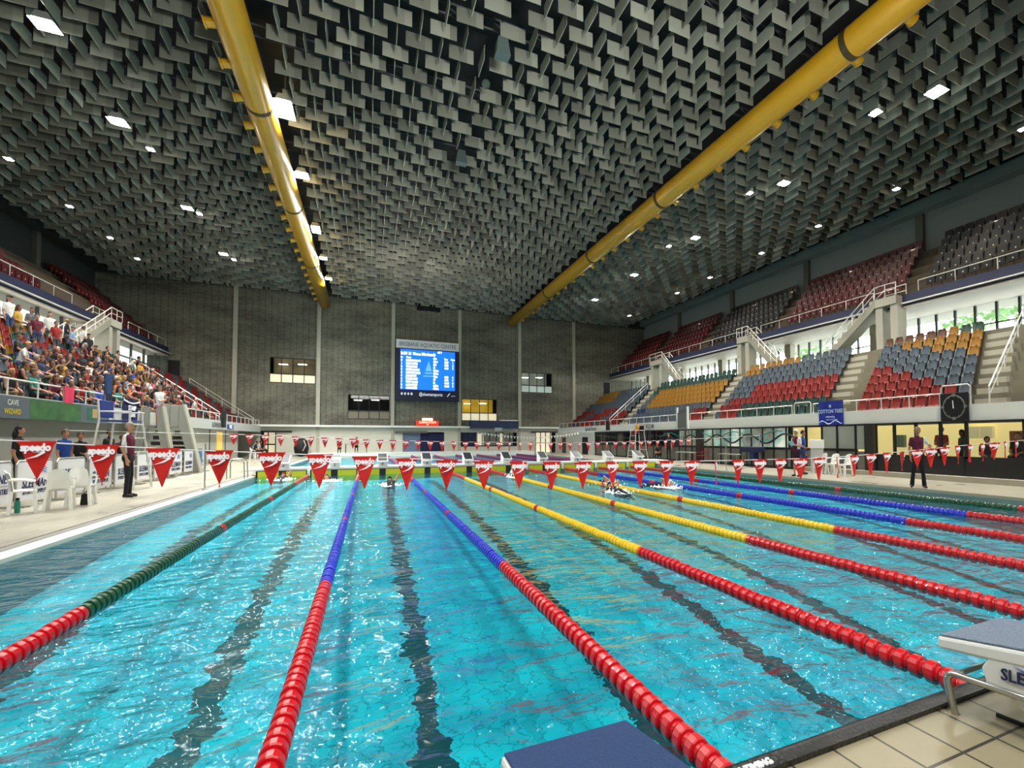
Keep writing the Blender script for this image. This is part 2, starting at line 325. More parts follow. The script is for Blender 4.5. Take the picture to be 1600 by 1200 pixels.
for k in range(9):
    t = thing('lane_rope', names[k], 'lane rope', (2.5*(k+1), 0, 0), group='lane ropes of the near course')
    MB().tube([(0, 0, .1), (0, .35, .03), (0, 24.7, .03), (0, 24.95, .2)], .012, 6).build('cable', cable_m, t)
    ys = [.3+pitch_*i for i in range(int(24.3/pitch_))]
    def dep(y): 
        return (y+1.65)*.931+(2.5*(k+1)-5.54)*.364
    def vis(y):
        u = ((2.5*(k+1)-5.54)*.931-(y+1.65)*.364)/max(dep(y), .1); return dep(y) > .8 and -1.26 < u < 1.12 and 150+80 < 1e9 and 1400/dep(y) < 560
    vv = [y for y in ys if vis(y)][:100]; vset = set(vv)
    wob = [R.uniform(-.008, .008) for _ in ys]
    mb = MB(); order = ['r', cc[k]]
    for y, w_ in zip(ys, wob):
        c = fcol(k, y); z = .03+w_
        if y in vset: place(FD[c], 'float', (0, y, z), 0, t)
        else: mb.mesh(FD[c], Matrix.Translation((0, y, z)), [order.index(c)])
    o = mb.build('float_string', [F_RED, FD[cc[k]].materials[0]], t); o['kind'] = 'stuff'
# ropes of the far course
for k in range(7):
    t = thing('lane_rope', 'purple lane rope beyond the bulkhead, %s from the left' % ['first', 'second', 'third', 'fourth', 'fifth', 'sixth', 'seventh'][k], 'lane rope', (2.5*(k+3), 27, 0), group='purple lane ropes beyond the bulkhead')
    mb = MB()
    for i in range(150): mb.mesh(FD['p'], Matrix.Translation((0, .4+i*.15, .05)) @ Matrix.Diagonal((1.2, 1.2, 1.6, 1)))
    mb.build('float_string', F_PUR, t); MB().tube([(0, 0, .05), (0, 23.2, .05)], .012, 5).build('cable', cable_m, t)

# ------------------------------------------------------------------ backstroke flags
def flag_z(X, tab):
    for (a, za), (b, zb) in zip(tab, tab[1:]):
        if X <= b: t = (X-a)/(b-a); return za+(zb-za)*t
    return tab[-1][1]
near_tab = [(-4, 2.42), (1.75, 2.01), (3.16, 1.9), (4.88, 1.8), (6, 1.73), (7.15, 1.67), (8.3, 1.63), (9.5, 1.61), (11.7, 1.585), (14.8, 1.585), (17.25, 1.68), (19.9, 1.82), (23, 1.95), (29.5, 2.25)]
far_tab = [(-5, 2.35), (.83, 2.2), (3.7, 2.07), (5.8, 1.96), (9.1, 1.87), (12.4, 1.83), (16.1, 1.79), (20.2, 1.85), (22.5, 1.93), (29.5, 2.2)]
def pennant_cloth(w=.31, h=.46, bend=.03):
    V = []; F = []; n = 7
    for j in range(n+1):
        t = j/n; ww = w/2*(1-t)
        for i in range(5):
            u = i/4*2-1; V.append((u*ww, bend*math.sin(t*2.6+u)*t, -h*t))
    for j in range(n):
        for i in range(4): a = j*5+i; F.append((a, a+1, a+6, a+5))
    return MB().add(V, F).add([(-w/2-.01, -.004, .012), (w/2+.01, -.004, .012), (w/2+.01, -.004, -.012), (-w/2-.01, -.004, -.012)], [(0, 1, 2, 3)])
clothm = [pennant_cloth(bend=b).data('pennant', redp) for b in (.02, -.025, .04)]
lb = MB(); text_mb(lb, 'speedo', (0, -.02, -.062), (1, 0, 0), size=.088, bold=.0035)
lb.prism([(-.085, -.19), (-.005, -.155), (.05, -.115), (-.03, -.112), (.075, -.103), (.085, -.118), (.015, -.165)], (0, -.024, 0), (1, 0, 0), (0, 0, 1), (0, .002, 0))
lbd = lb.data('lettering', whitel)
ordn = ['first', 'second', 'third', 'fourth', 'fifth', 'sixth', 'seventh', 'eighth', 'ninth', 'tenth', 'eleventh', 'twelfth', 'thirteenth', 'fourteenth', 'fifteenth', 'sixteenth', 'seventeenth', 'eighteenth', 'nineteenth', 'twentieth', 'twenty-first', 'twenty-second', 'twenty-third', 'twenty-fourth', 'twenty-fifth', 'twenty-sixth', 'twenty-seventh', 'twenty-eighth', 'twenty-ninth', 'thirtieth', 'thirty-first', 'thirty-second', 'thirty-third', 'thirty-fourth', 'thirty-fifth', 'thirty-sixth', 'thirty-seventh', 'thirty-eighth', 'thirty-ninth', 'fortieth', 'forty-first', 'forty-second', 'forty-third', 'forty-fourth', 'forty-fifth']
def flag_line(Y, tab, x0, n, pitch, near):
    nm = 'nearer' if near else 'further'
    t = thing('flag_line', 'white cord of the %s backstroke flags strung over the pool' % nm, 'flag line', (0, Y, 0), group='flag cords')
    pts = [(X, 0, flag_z(X, tab)) for X in [tab[0][0]+(tab[-1][0]-tab[0][0])*i/40 for i in range(41)]]
    MB().tube(pts, .009 if near else .012, 6).build('cord', mat('white_cord', '#e9e9e4', .6), t)
    for i, X in enumerate((tab[0][0], tab[-1][0])):
        z = tab[0][1] if i == 0 else tab[-1][1]
        MB().tube([(X, 0, .1), (X, 0, z+.1)], .03, 10).lathe([(.12, 0), (.12, .03), (.03, .04)], c=(X, 0, .1)).build('support_pole', steel, t)
    for i in range(n):
        X = x0+pitch*i; ang = R.uniform(-.25, .25)+(R.choice([0, .7, -.6]) if X > 11 and R.random() < .6 else 0)
        o = place(R.choice(clothm), 'pennant', (X, Y-.012, flag_z(X, tab)), ang)
        tag(o, 'red triangular pennant, %s from the left on the %s flag cord' % (ordn[i], nm), 'pennant', '%s row of red pennants' % nm)
        place(lbd, 'lettering', (0, 0, 0), 0, o)
flag_line(5, near_tab, 2.06, 38, .57, True)
flag_line(20, far_tab, .26, 42, .572, False)
for (x, y, z0, lb_) in ((-.3, 18.6, .1, 'slim steel false-start pole standing on the left pool edge'), (25.3, 18.6, .1, 'slim steel false-start pole on the right pool edge')):
    t = thing('false_start_pole', lb_, 'pole', (x, y, z0)); MB().tube([(0, 0, 0), (0, 0, 1.75)], .025, 8).build('post', steel, t); MB().lathe([(.09, 0), (.09, .03)], 12).build('base_plate', steel, t)
# stainless grab rails at the left corner of the bulkhead
t = thing('pool_ladder', 'stainless ladder rails at the left end of the bulkhead', 'ladder', (-.2, 23.3, .1))
for y in (0, .6): MB().tube([(-.6, y, 0), (-.6, y, .75), (-.5, y, .95), (-.1, y, .95), (.1, y, .8), (.14, y, -.4)], .03, 8).build('hand_rail', steel, t)
for z in (-.3, -.05): MB().box(.08, .18, 0, .6, z-.02, z+.02).build('step', steel, t)

# ------------------------------------------------------------------ end wall
cw = mat('board_marked_concrete', '#86837a', .9); N = cw.node_tree.nodes; L = cw.node_tree.links
tc = node(cw, 'ShaderNodeTexCoord'); sx = node(cw, 'ShaderNodeSeparateXYZ'); L.new(tc.outputs['Object'], sx.inputs[0])
st = mathn(cw, 'MODULO', mathn(cw, 'ADD', sx.outputs[0], 60), .62); st = mathn(cw, 'LESS_THAN', st, .12)
nz = node(cw, 'ShaderNodeTexNoise'); nz.inputs['Scale'].default_value = .22; nz.inputs['Detail'].default_value = 9; nz.inputs['Roughness'].default_value = .7
mp = node(cw, 'ShaderNodeMapping'); mp.inputs['Scale'].default_value = (.6, 1, 1.6); L.new(tc.outputs['Object'], mp.inputs[0]); L.new(mp.outputs[0], nz.inputs['Vector'])
nf = node(cw, 'ShaderNodeTexNoise'); nf.inputs['Scale'].default_value = 6; nf.inputs['Detail'].default_value = 5; mp2 = node(cw, 'ShaderNodeMapping'); mp2.inputs['Scale'].default_value = (.4, 1, 1.2); L.new(tc.outputs['Object'], mp2.inputs[0]); L.new(mp2.outputs[0], nf.inputs['Vector'])
val = mathn(cw, 'ADD', mathn(cw, 'MULTIPLY', nz.outputs['Fac'], 1.9), mathn(cw, 'MULTIPLY', nf.outputs['Fac'], .7))
val = mathn(cw, 'MULTIPLY', mathn(cw, 'SUBTRACT', val, .68), mathn(cw, 'SUBTRACT', 1, mathn(cw, 'MULTIPLY', st, .22)))
sc2 = node(cw, 'ShaderNodeVectorMath'); sc2.operation = 'SCALE'; sc2.inputs[0].default_value = lin('#7d7a6c'); L.new(val, sc2.inputs['Scale']); L.new(sc2.outputs[0], N['Principled BSDF'].inputs['Base Color'])
bp = node(cw, 'ShaderNodeBump'); bp.inputs['Strength'].default_value = .6; bp.inputs['Distance'].default_value = .08; bp.invert = True; L.new(st, bp.inputs['Height']); L.new(bp.outputs[0], N['Principled BSDF'].inputs['Normal'])
colsX = [-8.1, 0.0, 8.1, 16.2, 24.3, 32.4]
wins = [(-4.87, -.35, 8.3, 11.15), (3.13, 7.75, 4.35, 7.25), (16.55, 21.2, 4.33, 7.2), (24.65, 29.15, 8.3, 11.07)]
# wall built as panels around its openings
mb = MB()
xs = sorted({-20.2, 44.6, *[w[0] for w in wins], *[w[1] for w in wins]})
for a, b_ in zip(xs, xs[1:]):
    op = [w for w in wins if w[0] <= a+.01 and w[1] >= b_-.01]
    if op: w = op[0]; mb.box(a, b_, YW, YW+.4, 3.6, w[2]); mb.box(a, b_, YW, YW+.4, w[3], 20.3)
    else: mb.box(a, b_, YW, YW+.4, 3.6, 20.3)
struct('wall_far', mb, cw, 'rough ribbed grey concrete end wall')
mb = MB()
for x in colsX: mb.box(x-.2, x+.2, YW-.28, YW+.02, 3.5, 19.2)
struct('trim_6', mb, concl, 'pale concrete ribs on the end wall')
mb = MB(); mb.box(-20, 44.4, YW-.35, YW+.02, 18.6, 20.3); struct('trim_7', mb, mat('eaves_dark', '#3a3833', .9, var=.2), 'dark concrete beam along the top of the end wall')
lw = mat('lower_wall_white', '#bdbbae', .6, var=.06)
doorsX = [(-5.57, -4.18), (9.31, 14.33), (16.42, 23.93), (26.68, 29.6)]
mb = MB(); xs = sorted({-14, 30.2, *[v for d in doorsX for v in d]})
for a, b_ in zip(xs, xs[1:]):
    if any(d[0] <= a+.01 and d[1] >= b_-.01 for d in doorsX):
        mb.box(a, b_, YW, YW+.2, 2.85, 3.6)
        if a == 16.42: mb.box(a, b_, YW, YW+.2, .1, 1.05)
    else: mb.box(a, b_, YW, YW+.2, .1, 3.6)
struct('wall_far_lower', mb, lw, 'white lower end wall with doorways')
struct('trim_8', MB().box(-8, 30, YW-.45, YW+.05, 3.4, 3.62), white, 'white ledge along the end wall')
mb = MB()
for x in colsX[1:5]: mb.box(x-.17, x+.17, YW-.1, YW, .45, 3.4)
struct('trim_9', mb, concl, 'pale pilasters on the lower end wall')
warm = mat('lit_room_warm', '#c9b07a', .8, emit='#d9b878', estr=.35); warmw = mat('lit_room_cream', '#d8cfae', .8, emit='#efe2bd', estr=.55)
roomd = mat('lit_room_dim', '#6a6355', .8, emit='#6a6355', estr=.25); gold = mat('lit_room_gold', '#c29a2c', .8, emit='#c89a28', estr=.45)
gl1 = bpy.data.materials.new('window_glass'); gl1.use_nodes = True; N = gl1.node_tree.nodes; L = gl1.node_tree.links; N.clear()
o_ = N.new('ShaderNodeOutputMaterial'); a_ = N.new('ShaderNodeBsdfTransparent'); a_.inputs[0].default_value = (.82, .86, .86, 1); g_ = N.new('ShaderNodeBsdfGlossy'); g_.inputs['Roughness'].default_value = .03
f_ = N.new('ShaderNodeFresnel'); f_.inputs[0].default_value = 1.45; x_ = N.new('ShaderNodeMixShader'); gg = N.new('ShaderNodeNewGeometry'); ff = mathn(gl1, 'MULTIPLY', mathn(gl1, 'MULTIPLY', f_.outputs[0], .7), mathn(gl1, 'SUBTRACT', 1, gg.outputs['Backfacing'])); L.new(ff, x_.inputs[0]); L.new(a_.outputs[0], x_.inputs[1]); L.new(g_.outputs[0], x_.inputs[2]); L.new(x_.outputs[0], o_.inputs[0])
lamp_w = mat('lamp_white', '#ffffff', .5, emit='#fff6e4', estr=6)
for i, ((a, b_, z0, z1), lo, up, lab) in enumerate(zip(wins, (warmw, roomd, warmw, mat('frosted_pane', '#aab9b2', .5, emit='#aab9b2', estr=.3)), (mat('room_brown', '#7a6a50', .8, emit='#7a6a50', estr=.3), dark, gold, mat('room_grey', '#8a8f86', .8, emit='#8a8f86', estr=.25)),
        ('cream lit strip window high on the left of the end wall', 'dark office window low beside the scoreboard column', 'gold lit window above the navy shopfront', 'small pale office window on the right of the end wall'))):
    wobj = tag(MB().box(a, b_, YW+2.2, YW+2.3, z0-.3, z1+.3).build('window_%d' % (i+1), up), lab, kind='structure')
    f = MB(); zm = z0+(z1-z0)*.36
    for x in [a+(b_-a)*k/4 for k in range(5)]: f.box(x-.04, x+.04, YW+.05, YW+.12, z0, z1)
    for z in (z0+.03, zm, z1-.03): f.box(a, b_, YW+.04, YW+.13, z-.05, z+.05)
    f.build('window_frame', black, wobj)
    MB().box(a, b_, YW+.14, YW+.16, z0, zm).build('lower_pane', lo, wobj)
    MB().box(a, b_, YW+.08, YW+.085, zm, z1).build('upper_pane', gl1, wobj)
    MB().box(a+.6, a+1.5, YW+1.4, YW+1.9, z1-.55, z1-.5).box(a+2.6, a+3.5, YW+1.0, YW+1.6, z1-.5, z1-.45).build('ceiling_lamp', lamp_w, wobj)
# doors of the end wall
d = tag(MB().box(-5.57, -4.18, YW+1.5, YW+1.6, .1, 2.85).build('door_1', warmw), 'glazed double door at the left of the end wall', kind='structure')
mb = MB()
for x in (-5.57, -4.9, -4.18): mb.box(x-.05, x+.05, YW-.02, YW+.08, .45, 2.85)
mb.box(-5.57, -4.18, YW-.02, YW+.08, 1.35, 1.5).box(-5.57, -4.18, YW-.02, YW+.08, 2.75, 2.85).build('door_frame', black, d)
struct('trim_10', MB().box(-5.7, -2.6, YW-.15, YW, 2.78, 2.95), black, 'dark track above the left door')
d = tag(MB().box(9.31, 11.4, YW+.1, YW+.18, .1, 2.7).build('door_2', mat('door_grey_blue', '#5f6f8c', .6)), 'grey blue sliding door under the scoreboard', kind='structure')
MB().box(9.9, 10.1, YW+.05, YW+.1, 1.3, 1.6).build('door_handle', steel, d)
b = MB(); n = 40
for i in range(n): a = 11.4+i*2.93/n; b.box(a, a+2.93/n, YW+.06+.03*math.sin(i*1.3), YW+.16+.03*math.sin(i*1.3), .45, 2.72)
tag(b.build('curtain', mat('navy_curtain', '#0d163f', .8)), 'navy curtain closing the opening under the scoreboard', 'curtain')
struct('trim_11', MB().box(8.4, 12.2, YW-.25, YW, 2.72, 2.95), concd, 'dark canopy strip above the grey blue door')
s_ = tag(MB().box(16.42, 23.93, YW+1.6, YW+1.7, .9, 2.95).build('window_5', mat('shop_dim', '#4b4a45', .8, emit='#8f8f80', estr=.2)), 'dark shopfront glazing under the navy awning', kind='structure')
f = MB()
for k in range(9): x = 16.42+k*.94; f.box(x-.05, x+.05, YW, YW+.1, 1.05, 2.9)
f.box(16.42, 23.93, YW-.03, YW+.1, 1.02, 1.15).build('window_frame', black, s_)
MB().box(18.8, 19.6, YW+.9, YW+1, 1.1, 2.7).box(21.9, 22.4, YW+.9, YW+1, 1.1, 2.7).build('lit_panel', warmw, s_)
MB().box(16.5, 18.6, YW+.8, YW+.9, 1.1, 2.8).build('dark_display', navy, s_)
t = thing('kiosk_awning', 'navy box awning over the shopfront on the end wall', 'awning', (20.5, YW-.5, 3.35)); MB().box(-3.0, 3.4, -.5, .5, 0, 1.0).build('awning_box', mat('awning_navy', '#1d2a4b', .6), t); MB().box(.9, 3.3, -.55, .5, 1.0, 1.12).build('top_edge', white, t); MB().box(.1, 1.1, -.6, -.52, -.35, .1).build('sign_plate', mat('sign_grey', '#9aa3a6', .5), t)
d = tag(MB().box(26.68, 29.6, YW+1.5, YW+1.6, .1, 2.9).build('door_3', mat('daylit_door', '#ded6b8', .8, emit='#efe6c8', estr=.7)), 'bright glazed doors at the right of the end wall', kind='structure')
f = MB()
for k in range(5): x = 26.68+k*.73; f.box(x-.05, x+.05, YW, YW+.1, .1, 2.9)
f.box(26.68, 29.6, YW, YW+.1, 1.4, 1.5).box(26.0, 30, YW-.1, YW, 2.85, 3.0).build('door_frame', black, d)
struct('wall_backing_far', MB().box(-20, 45, YW+2.4, YW+2.5, 0, 20), dark)

# scoreboard, sign, LED sign, speakers
t = thing('scoreboard', 'large blue results scoreboard hung on the end wall', 'scoreboard', (12.22, YW-.3, 7.1))
MB().box(-3.85, 3.85, -.25, .2, -.35, 5.95).build('cabinet', mat('cabinet_navy', '#0a1030', .4), t)
MB().box(-3.3, 3.3, -.3, -.25, .95, 5.85).build('screen', mat('screen_blue', '#0a50d8', .4, emit='#0644d8', estr=3.2), t)
lw_ = mat('screen_white', '#ffffff', .5, emit='#ffffff', estr=1.8)
b = MB(); Y0 = -.31
text_mb(b, 'Ev.204  3:1  Women 100m Butterfly', (-3.25, Y0, 5.35), (1, 0, 0), size=.36, bold=.012, align='LEFT', sx=.78)
text_mb(b, 'HT 7', (1.15, Y0, 5.68), (1, 0, 0), size=.24, bold=.012, align='LEFT')
for x, s in ((-3.25, 'Ln'), (-2.6, 'Name'), (.6, 'Club'), (1.95, 'Time'), (2.8, 'Place')): text_mb(b, s, (x, Y0, 4.88), (1, 0, 0), size=.22, bold=.01, align='LEFT')
rows = ['MADISON BROWN', 'BAILEY MORRIS', 'TRACEY LEIGH', 'SHIRLEY LAMBERT', 'KATHLEEN HARRIS', 'JUNE PHILLIPS', 'MARILYN GREY', 'SUSAN CLARKE', 'ALISON BAILEY', 'CHLOE GREEN']
for i, s in enumerate(rows):
    z = 4.5-i*.375
    text_mb(b, '%d' % (i % 10), (-3.22, Y0, z), (1, 0, 0), size=.26, bold=.012, align='LEFT'); text_mb(b, s, (-2.65, Y0, z), (1, 0, 0), size=.25, bold=.014, align='LEFT', sx=.8)
    text_mb(b, ['MIA-A', 'RED', 'SC', 'MAN-A', 'QLD-A', 'VIC-A', 'NT', 'SA', 'QLD-A', 'NSW-A'][i], (.62, Y0, z), (1, 0, 0), size=.25, bold=.014, align='LEFT', sx=.8)
    if i not in (3, 4, 9): text_mb(b, '%d.%02d' % (58+i, 13*i+20), (2.0, Y0, z), (1, 0, 0), size=.25, bold=.014, align='LEFT', sx=.85); text_mb(b, str(i+1), (3.1, Y0, z), (1, 0, 0), size=.25, bold=.012, align='RIGHT')
b.build('results_text', lw_, t)
b = MB(); b.prism([(-.35, 3.3), (.05, 4.55), (.45, 3.3)], (0, Y0, 0), (1, 0, 0), (0, 0, 1), (0, .004, 0)).box(-.4, .5, Y0, Y0+.004, 2.95, 3.15).box(-.6, .6, Y0, Y0+.004, 2.6, 2.75); b.build('watermark_emblem', mat('screen_pale_blue', '#4f8cf0', .5, emit='#4f8cf0', estr=1.5), t)
b = MB()
for i in range(4): b.lathe([(.12, 0), (.12, .01)], 12, c=(-3.1+.38*i, -.27, .42), axis='y', sz=VS)
text_mb(b, '@sleemansports', (.35, -.27, .4), (1, 0, 0), size=.42, bold=.01); b.prism([(2.3, .2), (2.45, .2), (2.75, .65), (2.62, .65)], (0, -.27, 0), (1, 0, 0), (0, 0, 1), (0, .01, 0)); text_mb(b, 'sports', (3.1, -.27, .32), (1, 0, 0), size=.2)
b.build('footer_text', mat('footer_ink', '#cfd6e6', .5, emit='#cfd6e6', estr=.35), t)
t = thing('name_sign', 'white sign reading Brisbane Aquatic Centre above the scoreboard', 'sign', (12.22, YW-.3, 13.1)); MB().box(-3.8, 3.8, -.2, .2, 0, 1.05).build('panel', mat('sign_white', '#d7d8dc', .5), t)
b = MB(); text_mb(b, 'BRISBANE AQUATIC CENTRE', (0, -.21, .5), (1, 0, 0), size=.54, sx=.98); b.build('lettering', mat('sign_ink', '#4a4c58', .6), t)
t = thing('led_sign', 'red glowing LED message sign under the scoreboard', 'sign', (12.2, YW-.3, 3.62))
MB().box(-1.35, 1.35, -.2, .15, 0, .62).build('red_panel', mat('led_red', '#b01808', .5, emit='#e02a10', estr=.9), t)
b = MB(); text_mb(b, 'SLEEMAN SPORTS', (0, -.215, .42), (1, 0, 0), size=.26, bold=.01); text_mb(b, '50', (0, -.215, .16), (1, 0, 0), size=.2, bold=.01); b.build('led_text', mat('led_text', '#ff9a80', .5, emit='#ff9a80', estr=2), t)
MB().box(-.62, .62, -.2, .1, .66, .95).build('top_lamp', mat('led_cream', '#ffe6c8', .5, emit='#ffe0bd', estr=2), t)
t = thing('speaker_cluster', 'black loudspeaker cluster hanging at the top of the end wall', 'loudspeaker', (12.2, YW-1.2, 17.9))
for i in range(4):
    a = -.75+i*.5; x = -1.15+i*.77
    b = MB(); b.prism([(-.36, 0), (.36, 0), (.4, 1.25), (-.4, 1.25)], (x, -abs(a)*-.3, 0), (math.cos(a), math.sin(a), 0), (0, .12, 1), (-.5*math.sin(a), .5*math.cos(a), 0)); b.build('cabinet', black, t)
MB().box(-1.2, 1.2, .1, .2, 1.2, 1.35).tube([(0, .1, 1.3), (0, .1, 2.25)], .05, 6).build('bracket', black, t)

# ------------------------------------------------------------------ grandstands
ROWS = 9
WX = {1: 42.2, -1: 38.95}
def rowX(r): return 31.25+.7*r
def treadz(r): return 3.0+.54*r
def skew(r): return .22*r
AIS = [9.1, 16.3, 26.8, 40.0]          # aisle centres at the front, right-hand stand
parapet_m = mat('parapet_white', '#eef0ea', .6, var=.04, vscale=.6)
stand_m = mat('stand_concrete', '#6f6b58', .9, var=.2, vscale=1.2)
fascia_m = mat('fascia_navy', '#1b2140', .5)
rear_m = mat('rear_wall_grey', '#777c78', .85, var=.08, vscale=.5)
soffit_m = mat('soffit_white', '#a89f90', .7)
for s, side in ((1, 'right'), (-1, 'left')):
    mb = MB(); y0, y1 = (YN if s < 0 else 8.2), YW
    def bx(a, b_, ya, yb, za, zb, m=0, mb=mb):
        p, q = sorted((fx(a, s), fx(b_, s))); mb.box(p, q, ya, yb, za, zb, m)
    bx(30.1, 31.0, y0, y1, 2.78, 3.0)
    for r in range(ROWS): bx(30.9+.7*r, 31.6+.7*r+.02, y0, y1, 2.7 if r < 1 else treadz(r)-.6, treadz(r))
    bx(30.9+.7*ROWS, 42.2, y0, y1, treadz(8)-.2, 7.95)
    struct('floor_stand_%s' % side, mb, stand_m, 'stepped concrete terrace of the %s grandstand' % side)
    mb = MB(); p, q = sorted((fx(29.95, s), fx(30.2, s))); mb.box(p, q, YN, YW, 2.78, 3.5)
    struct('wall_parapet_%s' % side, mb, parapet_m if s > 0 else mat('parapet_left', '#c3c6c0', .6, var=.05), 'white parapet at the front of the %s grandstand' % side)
    # upper tier
    mb = MB(); y0u = YN; y1u = YW
    def bu(a, b_, ya, yb, za, zb, m=0, mb=mb):
        p, q = sorted((fx(a, s), fx(b_, s))); mb.box(p, q, ya, yb, za, zb, m)
    bu(38.4, 39.2, y0u, y1u, 10.7, 11.5)
    for r in range(6): bu(39.1+.87*r, 40.0+.87*r, y0u, y1u, 10.75, 11.65+.82*r)
    struct('floor_upper_%s' % side, mb, mat('upper_tier_concrete', '#4d4538', .9, var=.2), 'stepped upper tier of the %s grandstand' % side)
    mb = MB(); bu(38.3, 38.42, y0u, y1u, 10.72, 11.5, 0, mb); struct('trim_%d' % (12 if s > 0 else 13), mb, fascia_m, 'navy fascia of the %s upper tier' % side)
    mb = MB(); bu(38.3, 44.4, y0u, y1u, 10.6, 10.72, 0, mb); struct('ceiling_soffit_%s' % side, mb, soffit_m, 'pale soffit over the %s concourse' % side)
    mb = MB(); bu(44.3, 44.6, YN, YW, 11.6, 20.3, 0, mb); struct('wall_%s' % side, mb, rear_m if s > 0 else mat('rear_shaded', '#2b302f', .9), 'grey rear wall above the %s upper tier' % side)  # left wall gets a darker copy, shade put into the colour
    mb = MB(); bu(43.4, 44.3, YN, YW, 18.9, 19.7, 0, mb); struct('trim_%d' % (14 if s > 0 else 15), mb, mat('duct_grey' if s > 0 else 'duct_shaded', '#7d827e' if s > 0 else '#33332e', .6, var=.1), 'boxed duct along the top of the %s wall' % side)  # left duct darkened likewise, its shade is in the colour
    mb = MB()
    for k in range(6): bu(44.0, 44.35, 9.2*k-.4, 9.2*k+.1, 15, 18.9, 0, mb)
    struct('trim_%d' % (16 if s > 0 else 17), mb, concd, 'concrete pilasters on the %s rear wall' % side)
    # cable tray on the fascia
    mb = MB(); bu(38.1, 38.28, YN, YW, 10.85, 10.93, 0, mb); struct('trim_%d' % (18 if s > 0 else 19), mb, rail_m, 'white conduit along the %s fascia' % side)
    # concourse glazing
    mb = MB()
    wd = tag(MB().box(*sorted((fx(WX[s], s), fx(WX[s]+.1, s))), YN, YW, 7.95, 8.5).build('window_%d' % (6 if s > 0 else 7), concd), 'bright glazed wall behind the %s concourse' % side, kind='structure')
    f = MB(); y = YN
    while y < YW: f.box(*sorted((fx(WX[s]-.05, s), fx(WX[s]+.1, s))), y-.06, y+.06, 8, 10.62); y += 1.05 if s > 0 else 2.4
    f.box(*sorted((fx(WX[s]-.05, s), fx(WX[s]+.1, s))), YN, YW, 9.25, 9.33).build('window_frame', mat('frame_grey', '#4c4f50', .5), wd)
    MB().box(*sorted((fx(WX[s], s), fx(WX[s]+.02, s))), YN, YW, 8.5, 10.62).build('glass', gl1, wd)
    mb = MB()
    for y in ([19.9, 27.3, 35.6, 42, 49] if s > 0 else [20, 30, 44, 50]): bu(41.2, 41.8, y-.3, y+.3, 7.9, 10.7, 0, mb)
    struct('column_%s' % side, mb, concl, 'concrete columns along the %s concourse' % side)
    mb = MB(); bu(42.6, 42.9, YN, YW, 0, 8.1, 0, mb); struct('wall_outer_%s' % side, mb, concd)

# daylight behind the concourse glazing: glowing panels stand in for it, trees outside
yard = mat('daylight_glow', '#dfe6e2', .8, emit='#f4faf6', estr=11)
struct('ground_outside', MB().box(45, 52, YN-10, YW+5, 3.8, 4.0), concl)
struct('daylight_panel_right', MB().box(52, 52.1, YN-10, YW+5, 0, 17), yard, 'bright daylight beyond the right concourse windows')
struct('daylight_panel_left', MB().box(-15.8, -15.7, YN, YW, 7.95, 10.55), mat('daylight_glow_left', '#dfe6e2', .8, emit='#f4f6ee', estr=1.5), 'bright daylight beyond the left concourse windows')
leafm = mat('tree_leaves', '#6f9a55', .8, var=.4, vscale=2, emit='#7f9a70', estr=1.6); barkm = mat('tree_bark', '#6b5a45', .9)  # leaf glow stands in for daylight on the crowns
for i, y in enumerate((6.5, 10.5, 14.2, 17.3, 31)):
    t = thing('tree', ['small leafy tree outside, near the clock end', 'broad leafy tree outside behind the gold seats', 'leafy tree outside behind the right-hand stair', 'slender leafy tree outside beside the concrete pillar', 'low leafy tree outside behind the middle stair'][i], 'tree', (48+R.uniform(-1, 1), y, 4), group='trees outside the right windows')
    MB().tube([(0, 0, 0), (.1, 0, 4.0), (0, .1, 7.0)], [.2, .15, .1], 8).build('trunk', barkm, t)
    b = MB()
    for k in range(260):
        a = R.uniform(0, 2*PI); q = R.random()**.5*2.0; z = 7.3+R.uniform(-1.3, 1.5)*(1-q/2.6); x, yy = q*math.cos(a), q*math.sin(a); w = R.uniform(.12, .3)
        u = Vector((R.uniform(-1, 1), R.uniform(-1, 1), R.uniform(-1, 1))).normalized()*w; v = Vector((R.uniform(-1, 1), R.uniform(-1, 1), R.uniform(-1, 1))).normalized()*w; c = Vector((x, yy, z))
        b.add([c-u, c+v, c+u, c-v], [(0, 1, 2, 3)])
    b.build('crown', leafm, t)

# near end wall, roof
struct('wall_near', MB().box(-20.2, 44.6, YN-.3, YN, 0, 20.3), mat('near_wall_grey', '#4e4f4b', .9), 'plain wall behind the near end of the pool')
struct('ceiling', MB().box(-20.2, 44.6, YN, YW+.4, 20.2, 20.5), dark, 'black roof void above the hanging baffles')
mb = MB()
for i in range(17):
    y = YN+2+4*i; mb.tube([(-19, y, 19.5), (44, y, 19.5)], .05, 5); mb.tube([(-19, y, 20.0), (44, y, 20.0)], .05, 5)
    x = -19
    while x < 43: mb.tube([(x, y, 19.5), (x+1, y, 20.0), (x+2, y, 19.5)], .03, 4, cap=False); x += 2
struct('beam_roof_trusses', mb, mat('truss_dark', '#2a2c2e', .6), 'dark steel trusses in the roof void')

